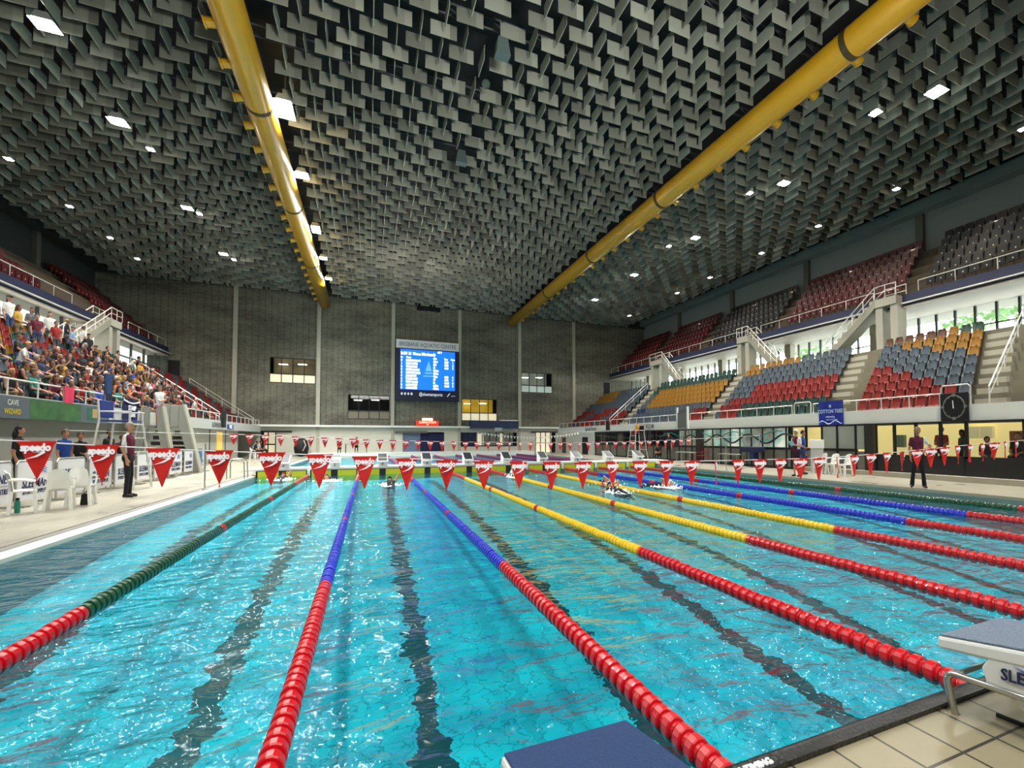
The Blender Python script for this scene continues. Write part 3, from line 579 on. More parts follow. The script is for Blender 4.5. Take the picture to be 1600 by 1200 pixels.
# railings
def railing(label, pts, hgt=.62, step=1.9, group=None, mid=False, r=.03, loops=False, base=None):
    o0 = Vector(pts[0]); t = thing('guard_rail', label, 'railing', o0, group=group); P = [Vector(p)-o0 for p in pts]
    MB().tube([p+Vector((0, 0, hgt)) for p in P], r, 7).build('top_rail', rail_m, t)
    if mid: MB().tube([p+Vector((0, 0, hgt*.5)) for p in P], r*.7, 6).build('middle_rail', rail_m, t)
    for a, b_ in zip(P, P[1:]):
        n = max(1, round((b_-a).length/step))
        me = MB().tube([(0, 0, 0), (0, 0, hgt)], r*.9, 6).data('post', rail_m)
        for i in range(n+1):
            if i == n and b_ != P[-1]: continue
            place(me, 'post', a.lerp(b_, i/n), 0, t)
    return t
for (a, b_), nm in zip(((10.4, 16.6), (18.0, 27.3), (28.9, 40.0), (41.2, 53.8)), ('beside the pace clock', 'right of the grey gate', 'beyond the grey gate', 'at the far end')):
    railing('white guard rail on the right parapet %s' % nm, [(30.05, a, 3.5), (30.05, b_, 3.5)], .56, 1.25, 'guard rails on the right parapet')
for a, b_, nm in ((16.75, 17.85, 'small looped gate rail left of the blue banner'), (9.3, 10.35, 'raised looped rail above the pace clock')):
    t = thing('gate_rail', nm, 'railing', (30.05, a, 3.5)); h_ = .7 if a > 12 else .9
    MB().tube([(0, 0, 0), (0, 0, h_-.1), (0, .08, h_), (0, b_-a-.08, h_), (0, b_-a, h_-.1), (0, b_-a, 0)], .035, 8).build('loop', rail_m, t)
t = thing('service_gate', 'grey slatted gate panel set in the right parapet', 'gate', (29.82, 27.4, 2.9)); MB().box(0, .1, .1, 1.2, 0, 1.3).build('panel', mat('gate_grey', '#6b6a67', .6, var=.1), t)
for y in (0, 1.3): MB().box(-.03, .13, y-.06, y+.06, -.1, 1.75).build('post', white, t)
for (a, b_), nm in zip(((14, 25.5), (31.0, 53.8)), ('above the green banner', 'beyond the concrete stairs')):
    railing('white guard rail on the left parapet %s' % nm, [(-5.7, a, 3.5), (-5.7, b_, 3.5)], .56, 1.45, 'guard rails on the left parapet')
for s in (1, -1):
    nm = 'right' if s > 0 else 'left'
    segs = ((YN, 15.5), (18.2, 27.7), (30.2, 40.8), (44.5, 54)) if s > 0 else ((YN, 38.8), (46.5, 54))
    for i, (a, b_) in enumerate(segs):
        railing('white rail along the %s upper tier, %s' % (nm, ['nearest length', 'length behind the first stair', 'length behind the middle stair', 'length at the far end'][i] if s > 0 else ['nearest length', 'length at the far end'][i]), [(fx(38.45, s), max(a, 4 if s > 0 else 14), 11.5), (fx(38.45, s), b_, 11.5)], .72, 1.9, '%s upper tier rails' % nm)
# hand rails up the aisles
for lab, p, q in (('white stair hand rail up the far right aisle', (30.6, 41.2, 3.5), (36.9, 42.9, 7.95)), ('white stair hand rail at the near end of the right stand', (30.6, 8.9, 3.5), (36.9, 10.1, 7.95)),
                  ('white stair hand rail up the left aisle beside the crowd', (-6.2, 42.2, 3.5), (-12.6, 43.4, 7.95)), ('white stair hand rail at the far end of the left stand', (-6.2, 53.9, 3.5), (-12.0, 53.95, 7.6))):
    railing(lab, [p, q], .78, 1.6, None, mid=True)
# seat aisles carry small steps
mb = MB()
for y in AIS:
    for r in range(ROWS):
        mb.box(30.95+.7*r, 31.3+.7*r, y-.55+skew(r), y+.55+skew(r), treadz(r), treadz(r)+.27)
struct('floor_aisle_steps', mb, concl, 'concrete aisle steps of the right stand')

# concrete stairs from concourse to the upper tier
def upper_stair(s, Y0, d, lab, X=38.2, drop=3.4, run=3.8, wl=1.3):
    x = fx(X, s); t = thing('concrete_stair', lab, 'stairs', (x, Y0, 0), group='concrete stairs to the upper tiers')
    w = .55; y0 = d*wl/2
    MB().box(-w, w, -wl/2, wl/2, 10.9, 11.45).build('landing', concl, t)
    b = MB(); b.prism([(y0, 10.9), (y0, 11.45), (y0+d*run, 11.45-drop), (y0+d*run, 10.9-drop)], (-w, 0, 0), (0, 1, 0), (0, 0, 1), (2*w, 0, 0)); b.build('flight', conc, t)
    b = MB()
    for i in range(10): yy = y0+d*run*i/10; zz = 11.45-drop*i/10; b.box(-w+.05, w-.05, min(yy, yy+d*run/10), max(yy, yy+d*run/10), zz-.3, zz)
    b.build('treads', concl, t)
    for xx in (-w, w):
        P = [(xx, -y0, 11.45), (xx, y0, 11.45), (xx, y0+d*run, 11.45-drop)]
        MB().tube([(a, b2, c+.85) for a, b2, c in P], .035, 7).build('hand_rail', rail_m, t); MB().tube([(a, b2, c+.42) for a, b2, c in P], .025, 6).build('middle_rail', rail_m, t)
        me = MB().tube([(0, 0, 0), (0, 0, .85)], .03, 6).data('post', rail_m)
        for k in range(3): place(me, 'post', (xx, -y0+d*wl*k/2, 11.45), 0, t)
        for k in range(1, 6): place(me, 'post', (xx, y0+d*run*k/5, 11.45-drop*k/5), 0, t)
    for yy in (-wl*.35, wl*.35): MB().box(-w+.1, w-.1, yy-.22, yy+.22, 7.9, 10.9).build('pillar', concl, t)
upper_stair(1, 17.0, 1, 'concrete stair to the right upper tier, nearest the clock')
upper_stair(1, 29.1, -1, 'concrete stair to the right upper tier behind the gold seats', run=3.0)
upper_stair(1, 42.3, -1, 'concrete stair to the right upper tier near the far end', run=3.2, wl=2.4)
upper_stair(-1, 42.8, -1, 'concrete stair to the left upper tier above the crowd', run=5.2, wl=1.6)
struct('door_4', MB().box(37.3, 38.3, YW-.05, YW, 7.95, 10.2), dark, 'dark doorway at the far end of the right concourse')
struct('trim_20', MB().box(fx(38.3, -1), fx(37.3, -1), YW-.05, YW, 7.95, 10.2), dark, 'dark doorway at the far end of the left concourse')
# grey ramp and void at the near end of the right stand
mb = MB(); mb.prism([(31, 2.8), (31, 3.9), (38.5, 10.6), (42, 10.6), (42, 2.8)], (0, 7.4, 0), (1, 0, 0), (0, 0, 1), (0, .35, 0)); struct('wall_ramp', mb, concd, 'concrete ramp wall at the near end of the right stand')
struct('floor_stand_near', MB().box(30.2, 42, YN, 7.4, 2.7, 3.0).box(33, 42, YN, 7.4, 3, 4.6), stand_m)

# ---- seats
def seat_data(name, m, legm):
    b = MB(); prof = [(-.02, .02), (-.2, .0), (-.36, .03), (-.42, .14), (-.47, .32), (-.5, .47), (-.5, .5)]
    V = []; F = []; n = 7
    for j, (y, z) in enumerate(prof):
        w = [.2, .225, .225, .235, .235, .19, .1][j]
        for i in range(n):
            u = i/(n-1)*2-1; V.append((u*w, y+.05*u*u*(1 if j > 2 else .2), z+.05*u*u*(1 if j < 3 else 0)))
    m_ = len(prof)
    for j in range(m_-1):
        for i in range(n-1): a = j*n+i; F.append((a, a+1, a+n+1, a+n))
    off = len(V); V += [(x*1.02, y-.035, z-.02) for x, y, z in V]; F += [tuple(off+i for i in reversed(f)) for f in F[:]]
    for i in range(n-1): F.append((i, off+i, off+i+1, i+1)); a = (m_-1)*n+i; F.append((a, a+1, off+a+1, off+a))
    for j in range(m_-1):
        a = j*n; F.append((a, a+n, off+a+n, off+a)); a = j*n+n-1; F.append((a, off+a, off+a+n, a+n))
    b.add([(x, y+.25, (z+.38)*VS) for x, y, z in V], F, 0); b.box(-.04, .04, -.1, 0, 0, .38*VS, 1)
    return b.data(name, [m, legm], True)
sm = {c: mat('seat_'+c, h, .5, spec=.35) for c, h in dict(red='#6e160f', grey='#3d4850', gold='#80590f', green='#1c382f', blue='#182544', rust='#50321f').items()}
SD = {c: seat_data('bucket_chair', m, black) for c, m in sm.items()}
blocks = [(9.9, 15.6), (17.0, 26.1), (27.5, 39.3), (40.7, 53.9)]
bname = ['block nearest the pace clock', 'block between the blue banner and grey gate', 'block beyond the grey gate', 'far end block']
def seat_color(bi, r, q):       # q 0 (near end) .. 1 (far end)
    if bi == 0: return 'red' if (r < 2 and q > .05) or (r == 2 and q > .35) or (r == 3 and q > .6) or (r == 4 and q > .8) else ('green' if q < .2 else 'rust' if q > .3 else 'gold') if r == 8 else 'gold' if (r == 7 and q < .8) or (r == 6 and q < .5) or (r == 5 and q < .12) else 'grey'
    if bi == 1: return 'green' if r < 2 and q < .8 else ('red' if r == 1 and q > .9 else 'red' if r < 5 and q < 1.0-(r-2)*.04 and q < (.95 if r < 3 else .75) else 'gold' if r == 8 and q > .45 else 'gold' if r == 7 and q > .85 else 'grey')
    if bi == 2: return ('red' if q < .12 else 'grey') if r < 2 else ('blue' if q > .85 else 'grey') if r == 2 else ('gold' if q < .9 and r < 7 else 'green' if r >= 6 else 'grey')
    return 'red' if r < 4 and (q+r*.1) % .5 < .3 else 'gold' if r > 5 and q > .5 else 'grey'
spots = []
for bi, (a, b_) in enumerate(blocks):
    for r in range(ROWS):
        n = int((b_-a-.1)/.56)
        for i in range(n):
            y = a+skew(r)+.3+.56*i
            if y > YW-.4: continue
            spots.append((rowX(r), y, treadz(r), PI/2, seat_color(bi, r, i/max(1, n-1)), bname[bi], r, 'right'))
for r in range(ROWS):            # left stand: far block empty, a few empties between the spectators
    y = 44.1+skew(r)*.4
    while y < 53.8: spots.append((24.35-rowX(r), y, treadz(r), -PI/2, 'red' if (r+int(y)) % 3 else 'grey', 'far block beyond the crowd', r, 'left')); y += .56
    y = 14.0
    while y < 41.3: spots.append((24.35-rowX(r), y, treadz(r), -PI/2, R.choice(['red', 'gold', 'red', 'green', 'grey']) if r > 3 else R.choice(['green', 'red', 'grey']), 'crowded block', r, 'left')); y += .56
def cdist(p): return math.hypot(p[0]-5.54, p[1]+1.65)
spots.sort(key=cdist)
rown = ['front', 'second', 'third', 'fourth', 'fifth', 'sixth', 'seventh', 'eighth', 'top']
cname = dict(red='red', grey='blue-grey', gold='gold', green='dark green', blue='navy blue', rust='rust brown')
occupied = []
seat_left = [q for q in spots if q[7] == 'left']
indiv = [q for q in spots if q[7] == 'right'][:300]; iset = set(map(id, indiv))
for q in indiv:
    x, y, z, rz, c, bn, r, sd = q
    o = place(SD[c], 'bucket_chair', (x, y, z), rz)
    tag(o, '%s bucket seat, %s row, %s' % (cname[c], rown[r], bn), 'seat', '%s seats in the %s row of the %s' % (cname[c], rown[r], bn))
mb = MB(); keys = list(SD); T = {}
for q in spots:
    if id(q) in iset: continue
    x, y, z, rz, c, *_ = q
    mb.mesh(SD[c], Matrix.Translation((x, y, z)) @ Matrix.Rotation(rz, 4, 'Z'), [keys.index(c), len(keys)])
o = mb.build('bucket_chair_rows', [sm[c] for c in keys]+[black], smooth=True); tag(o, 'remaining coloured bucket seats in the distant rows of both grandstands', 'seats', kind='stuff')
# upper tier seats
def fold_seat(m):
    b = MB(vs=True); b.box(-.24, .24, -.04, 0, .36, .78).box(-.23, .23, 0, .06, .3, .66).box(-.24, .24, -.05, .01, .76, .8, 1); b.box(-.025, .025, -.05, .02, 0, .36, 1)
    b.box(-.03, .03, .06, .068, .42, .48, 2)
    return b.data('folding_chair', [m, mat('seat_edge', '#55483f', .25, coat=.3), mat('seat_stud', '#d8d4cc', .4)])
us = {'maroon': fold_seat(mat('seat_maroon', '#4d1018', .35)), 'black': fold_seat(mat('seat_black', '#17171b', .35))}
uspots = []
ublk = [(8.3, 15.4, 'black', 'near block'), (16.9, 25.6, 'maroon', 'block above the blue banner'), (27.1, 35.4, 'black', 'block above the middle stair'), (36.9, 45.0, 'maroon', 'block before the far one'), (46.4, 54.0, 'maroon', 'far block')]
for a, b_, c, nm in ublk:
    for r in range(6):
        y = a+.2*r+.3
        while y < min(b_+.2*r, 53.9): uspots.append((39.45+.87*r, y, 11.65+.82*r, c, nm, r)); y += .56
uspots.sort(key=cdist)
for x, y, z, c, nm, r in uspots[:300]:
    tag(place(us[c], 'folding_chair', (x, y, z), PI/2), '%s folding seat, %s row, upper tier %s' % (c, ['front', 'second', 'third', 'fourth', 'fifth', 'top'][r], nm), 'seat', 'upper tier %s seats, %s row, %s' % (c, ['front', 'second', 'third', 'fourth', 'fifth', 'top'][r], nm))
mb = MB(); mats_ = [us['maroon'].materials[0], us['maroon'].materials[1], us['maroon'].materials[2], us['black'].materials[0]]
for x, y, z, c, nm, r in uspots[300:]: mb.mesh(us[c], Matrix.Translation((x, y, z)) @ Matrix.Rotation(PI/2, 4, 'Z'), [0 if c == 'maroon' else 3, 1, 2])
for r in range(6):
    for a, b_ in ((14, 27), (28.2, 37.5), (47, 54)):
        y = a
        while y < b_: mb.mesh(us['maroon'], Matrix.Translation((24.35-39.45-.87*r, y, 11.65+.82*r)) @ Matrix.Rotation(-PI/2, 4, 'Z'), [0, 1, 2]); y += .56
tag(mb.build('folding_chair_rows', mats_), 'remaining folding seats in the far upper tiers', 'seats', kind='stuff')

# ------------------------------------------------------------------ ceiling baffles
bfm = mat('baffle_grey', '#8f9088', .55, .15); N = bfm.node_tree.nodes; L = bfm.node_tree.links
g = node(bfm, 'ShaderNodeNewGeometry'); sn = node(bfm, 'ShaderNodeVectorMath'); sn.operation = 'SNAP'; sn.inputs[1].default_value = (.8858, .8858, 4)
offv = node(bfm, 'ShaderNodeVectorMath'); offv.operation = 'ADD'; offv.inputs[1].default_value = (.44+20*.8858, .44+30*.8858, 0); L.new(g.outputs['Position'], offv.inputs[0]); L.new(offv.outputs[0], sn.inputs[0])
wn = node(bfm, 'ShaderNodeTexWhiteNoise'); L.new(sn.outputs[0], wn.inputs['Vector'])
mr = node(bfm, 'ShaderNodeMapRange'); mr.inputs['To Min'].default_value = .55; mr.inputs['To Max'].default_value = 1.15; L.new(wn.outputs['Value'], mr.inputs['Value'])
sc3 = node(bfm, 'ShaderNodeVectorMath'); sc3.operation = 'SCALE'; sc3.inputs[0].default_value = lin('#8f9084'); L.new(mr.outputs[0], sc3.inputs['Scale']); L.new(sc3.outputs[0], N['Principled BSDF'].inputs['Base Color'])
PB = .885
cross = MB().box(-.53, .53, -.015, .015, 0, .6).data('crosswise_baffle', bfm)
along = MB().box(-.015, .015, -.53, .53, 0, .6).data('lengthwise_baffle', bfm)
sites = []
for i in range(-26, 42):
    for j in range(-6, 62):
        x = 3.75+PB*i-PB*0; y = 16.7+PB*(j-18)
        if not (-17.6 < x < 41.6 and y < YW-.8 and y > -2): continue
        if 8.4 < x < 11.6 and 12 < y < 25 and R.random() < (.45 if 9.3 < x < 11 else .15): continue
        if abs(x-.6) < .5 or abs(x-23.1) < .5: continue
        sites.append((x, y, (i+j) % 2 == 0))
def fwd(x, y): return (y+1.65)*.931+(x-5.54)*.364
def bvis(x, y):
    d = fwd(x, y)
    if d < 3: return False
    u = ((x-5.54)*.931-(y+1.65)*.364)/d; v = 16.4/d
    return -1.26 < u < 1.13 and v < 1.02
vs_ = sorted([q for q in sites if bvis(q[0], q[1])], key=lambda q: fwd(q[0], q[1]))
ind = vs_[:300]; ids = set(ind)
def zone(x): return 'left of the left yellow duct' if x < .6 else 'between the yellow ducts' if x < 23.1 else 'right of the right yellow duct'
for x, y, c in ind:
    o = place(cross if c else along, 'acoustic_baffle', (x, y, 18.3+R.uniform(-.03, .03)), R.uniform(-.03, .03))
    l = 'grey ceiling baffle hung %s %s' % ('crosswise' if c else 'lengthwise', zone(x)); tag(o, l, 'baffle', l)
mb = MB()
for q in sites:
    if q in ids: continue
    x, y, c = q; mb.mesh(cross if c else along, Matrix.Translation((x, y, 18.3+R.uniform(-.03, .03))) @ Matrix.Rotation(R.uniform(-.03, .03), 4, 'Z'))
tag(mb.build('acoustic_baffle_field', bfm), 'remaining grey acoustic baffles covering the rest of the ceiling', 'baffles', kind='stuff')

# yellow ducts
ym = mat('duct_yellow', '#b98a14', .38, .1, var=.12, vscale=1.2, coat=.15); yb_ = mat('duct_seam', '#3a2c08', .6)
for x0, d, lab in ((.6, -1, 'long yellow air duct under the ceiling on the left'), (23.1, 1, 'long yellow air duct under the ceiling on the right')):
    t = thing('air_duct', lab, 'duct', (x0, 0, 17.6))
    MB().lathe([(.6, YN+.2), (.6, YW-.4)], 28, axis='y').build('duct_tube', ym, t, smooth=True)
    for y in (2, 9.5, 21.5, 31, 41): MB().lathe([(.615, y-.1), (.615, y+.12)], 28, axis='y').build('seam_band', yb_, t)
    nz_ = MB(); M = Matrix.Rotation(d*PI/2, 4, 'Y') @ Matrix.Identity(4)
    base = MB().lathe([(.17, .5), (.17, .86), (.2, .88), (.2, .95), (.14, .95), (.14, .6)], 12)
    nd = bpy.data.meshes.new('x'); nd.from_pydata([tuple(Matrix.Rotation(d*PI*.58, 4, 'Y') @ Vector(v)) for v in base.v], [], base.f); nd.materials.append(ym); nd.name = 'nozzle'
    y = 6.0
    while y < YW-1: place(nd, 'nozzle', (0, y, 0), 0, t); y += 1.9
    me = MB().tube([(0, 0, .6), (0, 0, 2.6)], .02, 5).data('hanger', black); y = 5
    while y < YW: place(me, 'hanger', (0, y, 0), 0, t); y += 6

# ------------------------------------------------------------------ luminaires
lampc = mat('lamp_cool', '#ffffff', .5, emit='#f4fff6', estr=250); lampw = mat('lamp_warm', '#ffffff', .5, emit='#fff0dc', estr=120)
def lum(name, label, x, y, z, w, l, m, group, power, col=(1, .98, .93), n=1, tilt=0):
    t = thing(name, label, 'light', (x, y, z), tilt, group)
    b = MB(); f = MB()
    for k in range(n):
        yy = (k-(n-1)/2)*(l+.12)
        b.prism([(-w/2, .02), (w/2, .02), (w*.3, .3), (-w*.3, .3)], (0, yy-l/2, 0), (1, 0, 0), (0, 0, 1), (0, l, 0)); f.box(-w/2+.03, w/2-.03, yy-l/2+.03, yy+l/2-.03, -.01, .018)
    b.tube([(0, 0, .3), (0, 0, 20.18-z)], .02, 5); b.build('housing', mat('lamp_housing', '#8e9088', .5), t); f.build('lens', m, t)
    la = bpy.data.lights.new('lamp', 'AREA'); la.shape = 'RECTANGLE'; la.size = w*1.2; la.size_y = l*n*1.2; la.energy = power; la.color = col; la.spread = math.radians(125)
    lo = bpy.data.objects.new('lamp', la); COL.objects.link(lo); lo.location = (x, y, z-.06); lo.visible_camera = True
    return t
PW = 950
rows_ = {'left floodlight row above the left stand': [(-6.25, 20.5), (-6.4, 26.1), (-6.4, 35.0), (-6.4, 43.1)], 'floodlight row beside the left yellow duct': [(1.55, 22.1), (1.55, 27.8), (1.55, 35.3), (1.55, 41.0), (1.55, 46.3)],
         'right floodlight row beside the right stand': [(29.7, 10.0), (29.6, 17.9), (29.6, 25.9), (29.5, 34.4), (29.6, 42.6)]}
pos_ = ['nearest', 'second', 'third', 'fourth', 'furthest']
for nm, L_ in rows_.items():
    for i, (x, y) in enumerate(L_):
        lum('floodlight', 'bright white ceiling floodlight, %s in the %s' % (pos_[i] if i < len(L_)-1 else 'furthest', nm), x, y, 18.0, .62, .5 if x != 1.55 else .55, lampc, nm, PW, n=2 if x == 1.55 and i in (0, 2) else 1)
rows2 = {'small lamp row beside the left floodlights': [(-6.0, 28.5), (-6.0, 36), (-6.0, 44.6)], 'small lamp row over the left upper tier': [(-14, 32.5), (-14, 38), (-14, 43.1), (-14, 47.5)], 'small lamp row beside the right floodlights': [(28.7, 12), (28.7, 19.7), (28.8, 28.2)],
         'small lamp row over the right upper tier': [(37.2, 10), (37.2, 15.9), (37.2, 21.2), (37.2, 26.4), (37.2, 32.6), (37.2, 37.6), (37.2, 47.2)]}
pos2 = ['nearest', 'second', 'third', 'fourth', 'fifth', 'sixth', 'furthest']
for nm, L_ in rows2.items():
    for i, (x, y) in enumerate(L_): lum('downlight', 'small warm ceiling downlight, %s in the %s' % (pos2[i] if i < len(L_)-1 else 'furthest', nm), x, y, 18.15, .34, .34, lampw, nm, 170, (1, .86, .7))
for i, (x, y) in enumerate(((10.4, 15.0), (10.2, 22.5))):
    t = thing('pendant_speaker', ['grey pendant loudspeaker in the open ceiling strip, nearer one', 'grey pendant loudspeaker in the open ceiling strip, further one'][i], 'loudspeaker', (x, y, 17.5))
    MB().prism([(-.3, 0), (.3, 0), (.2, .75), (-.2, .75)], (0, -.2, 0), (1, 0, 0), (0, .1, 1), (0, .4, 0)).build('horn', mat('speaker_grey', '#4d5a58', .5), t); MB().tube([(-.1, 0, .7), (0, 0, 1.6)], .02, 5).tube([(.1, 0, .7), (0, 0, 1.6)], .02, 5).tube([(0, 0, 1.6), (0, 0, 2.5)], .02, 5).build('hanger', black, t)
t = thing('pendant_microphone', 'round green-grey device hanging between the two pendant speakers', 'device', (10.25, 17.1, 18.0)); MB().lathe([(.02, -.2), (.17, -.14), (.2, 0), (.12, .12), (.03, .2)], 14).build('body', mat('device_green', '#3e4c44', .5), t); MB().tube([(0, 0, .2), (0, 0, 2)], .015, 5).build('cord', black, t)

# added fill lamps: near baffles, window boost, near end, far ceiling
def area(name, loc, size, sy, power, rot, col=(1, 1, 1)):
    la = bpy.data.lights.new(name, 'AREA'); la.shape = 'RECTANGLE'; la.size = size; la.size_y = sy; la.energy = power; la.color = col
    o = bpy.data.objects.new(name, la); COL.objects.link(o); o.location = loc; o.rotation_euler = rot; return o
el = area('baffle_fill', (10.5, -6, 5), 5, 3, 2600, (PI*.80, 0, 0), (.96, 1, .93)); el.data.spread = 1.75  # added lamp washing the near baffles; no entrance glazing is built
area('right_window_light', (41.9, 22, 9.6), 1.8, 60, 500, (0, PI*.5, 0), (.95, 1, 1))
area('left_window_light', (-14.4, 22, 9.6), 1.8, 60, 500, (0, -PI*.5, 0), (1, 1, .95))
for x, y, p in ((1.55, 13.0, 700), (1.55, 4.5, 500), (-6.4, 11.5, 500), (12.0, -4, 500), (21, -4, 700), (4, -7, 500), (29.7, 2.2, 700)): la_ = area('near_end_fill', (x, y, 17.9), .9, .9, p, (0, 0, 0), (1, .98, .93)); la_.data.spread = 2.3  # unseen lamps added as fill for the dark near end
area('pennant_fill', (8, -11, 13), 14, 1.5, 1500, (PI*.27, 0, 0), (1, .99, .95))  # added fill from behind the camera for the pennant fronts
pl = area('ceiling_fill', (9, 36, 12), 5, 5, 900, (PI, 0, 0), (1, .9, .8))  # added lamp without a fixture, warms the far baffles
W = bpy.data.worlds.new('world'); SC.world = W; W.use_nodes = True; W.node_tree.nodes['Background'].inputs[0].default_value = (.75, .85, .9, 1); W.node_tree.nodes['Background'].inputs[1].default_value = .6

# ------------------------------------------------------------------ right glazed ground-floor wall
Xg = 29.85
struct('trim_21', MB().box(29.45, 29.95, YN, 16.9, .1, .34), concl, 'pale kerb at the foot of the right wall')
mb = MB(); mb.box(Xg, Xg+.15, YN, 13.1, .34, 1.2).box(Xg, Xg+.15, 13.1, 43.4, .1, .25).box(Xg-.02, Xg+.15, 14.1, 43.4, 1.3, 1.45).box(Xg, Xg+.15, YN, 43.4, 2.68, 2.78)
for y in (7.6, 9.5, 11.4): mb.box(Xg-.03, Xg+.02, y-.02, y+.02, .34, 1.2)
struct('wall_dado_right', mb, mat('dado_black', '#141414', .35), 'black dado and rails of the right glazed wall')
mb = MB(); mul = [-8, -4, 0, 4, 6.2, 7.58, 9.41, 10.34, 11.31, 12.24, 14.09, 15.09, 15.97, 16.98, 17.95, 18.3]
for y in mul: mb.box(Xg, Xg+.12, y-.05, y+.05, .2 if y > 13 else 1.1, 2.75)
for y in (19.22, 20.08, 21, 21.98, 22.86, 23.79, 24.61, 25.64, 26.92, 27.69, 28.5, 29.7, 31, 32.08, 33.08, 34.66, 36.67, 38.53, 39.85, 41.5, 43.11): mb.box(Xg, Xg+.12, y-.045, y+.045, .15, 2.75)
wr = tag(mb.build('window_8', black), 'black framed glazing along the right ground floor', kind='structure')
MB().box(Xg+.05, Xg+.06, YN, 13.2, 1.2, 2.75).build('clear_glass', gl1, wr)
frost = mat('frosted_glass', '#8d948a', .4, emit='#8d948a', estr=.12)
MB().box(Xg+.04, Xg+.07, 14.14, 15.97, 1.42, 2.7).build('frosted_glass', frost, wr)
MB().box(Xg+.04, Xg+.07, 13.55, 14.05, 1.42, 2.7).build('frosted_glass', frost, wr)
MB().box(Xg+.04, Xg+.07, 13.2, 43.4, .2, 1.32).build('lower_panels', mat('lower_panel_grey', '#6f726a', .35, var=.2), wr)
MB().box(Xg+.04, Xg+.07, 28.5, 43.4, 1.42, 2.7).build('dark_glass', glassd, wr)
mural = mat('mural_glass', '#8fb3ac', .25); N = mural.node_tree.nodes; L = mural.node_tree.links
tc = node(mural, 'ShaderNodeTexCoord'); nn = node(mural, 'ShaderNodeTexNoise'); nn.inputs['Scale'].default_value = .55; nn.inputs['Detail'].default_value = 3; L.new(tc.outputs['Object'], nn.inputs['Vector'])
cr = node(mural, 'ShaderNodeValToRGB'); e = cr.color_ramp.elements; e[0].position = .32; e[0].color = (*lin('#2f4a48'), 1); e[1].position = .72; e[1].color = (*lin('#f2fbf0'), 1)
for p_, c_ in ((.42, '#8d8878'), (.48, '#5d8f88'), (.54, '#a39f90'), (.6, '#8fc4ba'), (.66, '#d8d8c8')): q_ = e.new(p_); q_.color = (*lin(c_), 1)
L.new(nn.outputs['Fac'], cr.inputs[0]); L.new(cr.outputs[0], N['Principled BSDF'].inputs['Base Color']); L.new(cr.outputs[0], N['Principled BSDF'].inputs['Emission Color']); N['Principled BSDF'].inputs['Emission Strength'].default_value = .4
mo = MB().box(Xg+.04, Xg+.07, 18.2, 28.5, 1.42, 2.7).build('mural_glass', mural, wr)
b = MB(); b.tube([(Xg-.02, 17.6+i*.14, 2.0+.3*math.sin(i*.14*2*PI/2.9)) for i in range(100)], .06, 6); tag(b.build('wavy_line', black), kind='structure', label='black wavy line across the mural glass').parent = wr
b = MB(); b.tube([(Xg-.01, 18.6+i*.14, 2.3+.2*math.sin(i*.14*2*PI/3.6+1)) for i in range(90)], .035, 6); b.build('teal_wave', mat('teal_line', '#1b6f68', .5), wr)
struct('column_ground_right', MB().box(Xg-.15, Xg+.2, 13.1, 13.55, .1, 2.78).box(Xg-.15, Xg+.2, 25.75, 26.3, .1, 2.78), mat('pillar_dark', '#26241f', .7), 'dark pillars in the right glazed wall')
struct('wall_ground_right', MB().box(Xg-.05, Xg+.2, 43.4, YW, .1, 2.78), white, 'white solid wall at the far right ground floor')
struct('door_5', MB().box(Xg-.08, Xg-.04, 44.9, 46.4, .1, 2.2), black, 'dark doorway in the white far right wall')
struct('door_6', MB().box(Xg-.08, Xg-.04, 51.2, 52.4, .1, 2.2), mat('door_maroon', '#53302c', .6), 'maroon door in the white far right wall')
# lit office room
cream = mat('office_cream', '#e3cf8f', .8, emit='#f0d792', estr=.75)
struct('wall_office', MB().box(34, 34.1, YN, 17.9, .1, 2.78), cream, 'cream lit office wall behind the right windows')
struct('wall_office_end', MB().box(30.1, 34, 17.9, 18.0, .1, 2.78), cream); MB().box(Xg+.05, Xg+.06, 16.0, 18.2, 1.42, 2.72).build('clear_glass', gl1, wr)
struct('floor_office', MB().box(30.1, 34, YN, 17.9, .1, .12), concd); struct('ceiling_office', MB().box(30.05, 34, YN, 17.9, 2.76, 2.79), mat('office_ceiling', '#d8cfa8', .8, emit='#f5e8b8', estr=.5))
for i, (y, w, z0, z1, c, lab) in enumerate(((14.2, .5, 1.5, 2.2, '#5b6a58', 'green-grey hanging rack on the office wall'), (10.6, .9, 2.0, 2.6, '#e9ddb2', 'cream cupboard on the office wall'), (9.2, .7, .2, 2.35, '#7b4a2c', 'brown wooden office door'), (7.4, .9, 2.1, 2.6, '#d9c184', 'tan wall cupboard at the right of the office'), (6.2, .9, 2.1, 2.6, '#d9c184', 'second tan wall cupboard at the right edge'))):
    t = thing(['coat_rack', 'wall_cupboard', 'office_door', 'wall_cupboard', 'wall_cupboard'][i], lab, ['rack', 'cupboard', 'door', 'cupboard', 'cupboard'][i], (33.7, y, z0)); mc = mat('office_%d' % i, c, .6, emit=c, estr=.3)
    MB().box(0, .28, -w/2, w/2, 0, z1-z0).build('body', mc, t, bevel=.02); MB().box(-.03, 0, -w/2+.03, -.02, .03, z1-z0-.03).box(-.03, 0, .02, w/2-.03, .03, z1-z0-.03).build('front', mc, t)
# far background wall behind mural section
struct('wall_inner_right', MB().box(31.5, 31.6, 18, 43.4, .1, 2.78), mat('inner_dim', '#3a3a34', .8))

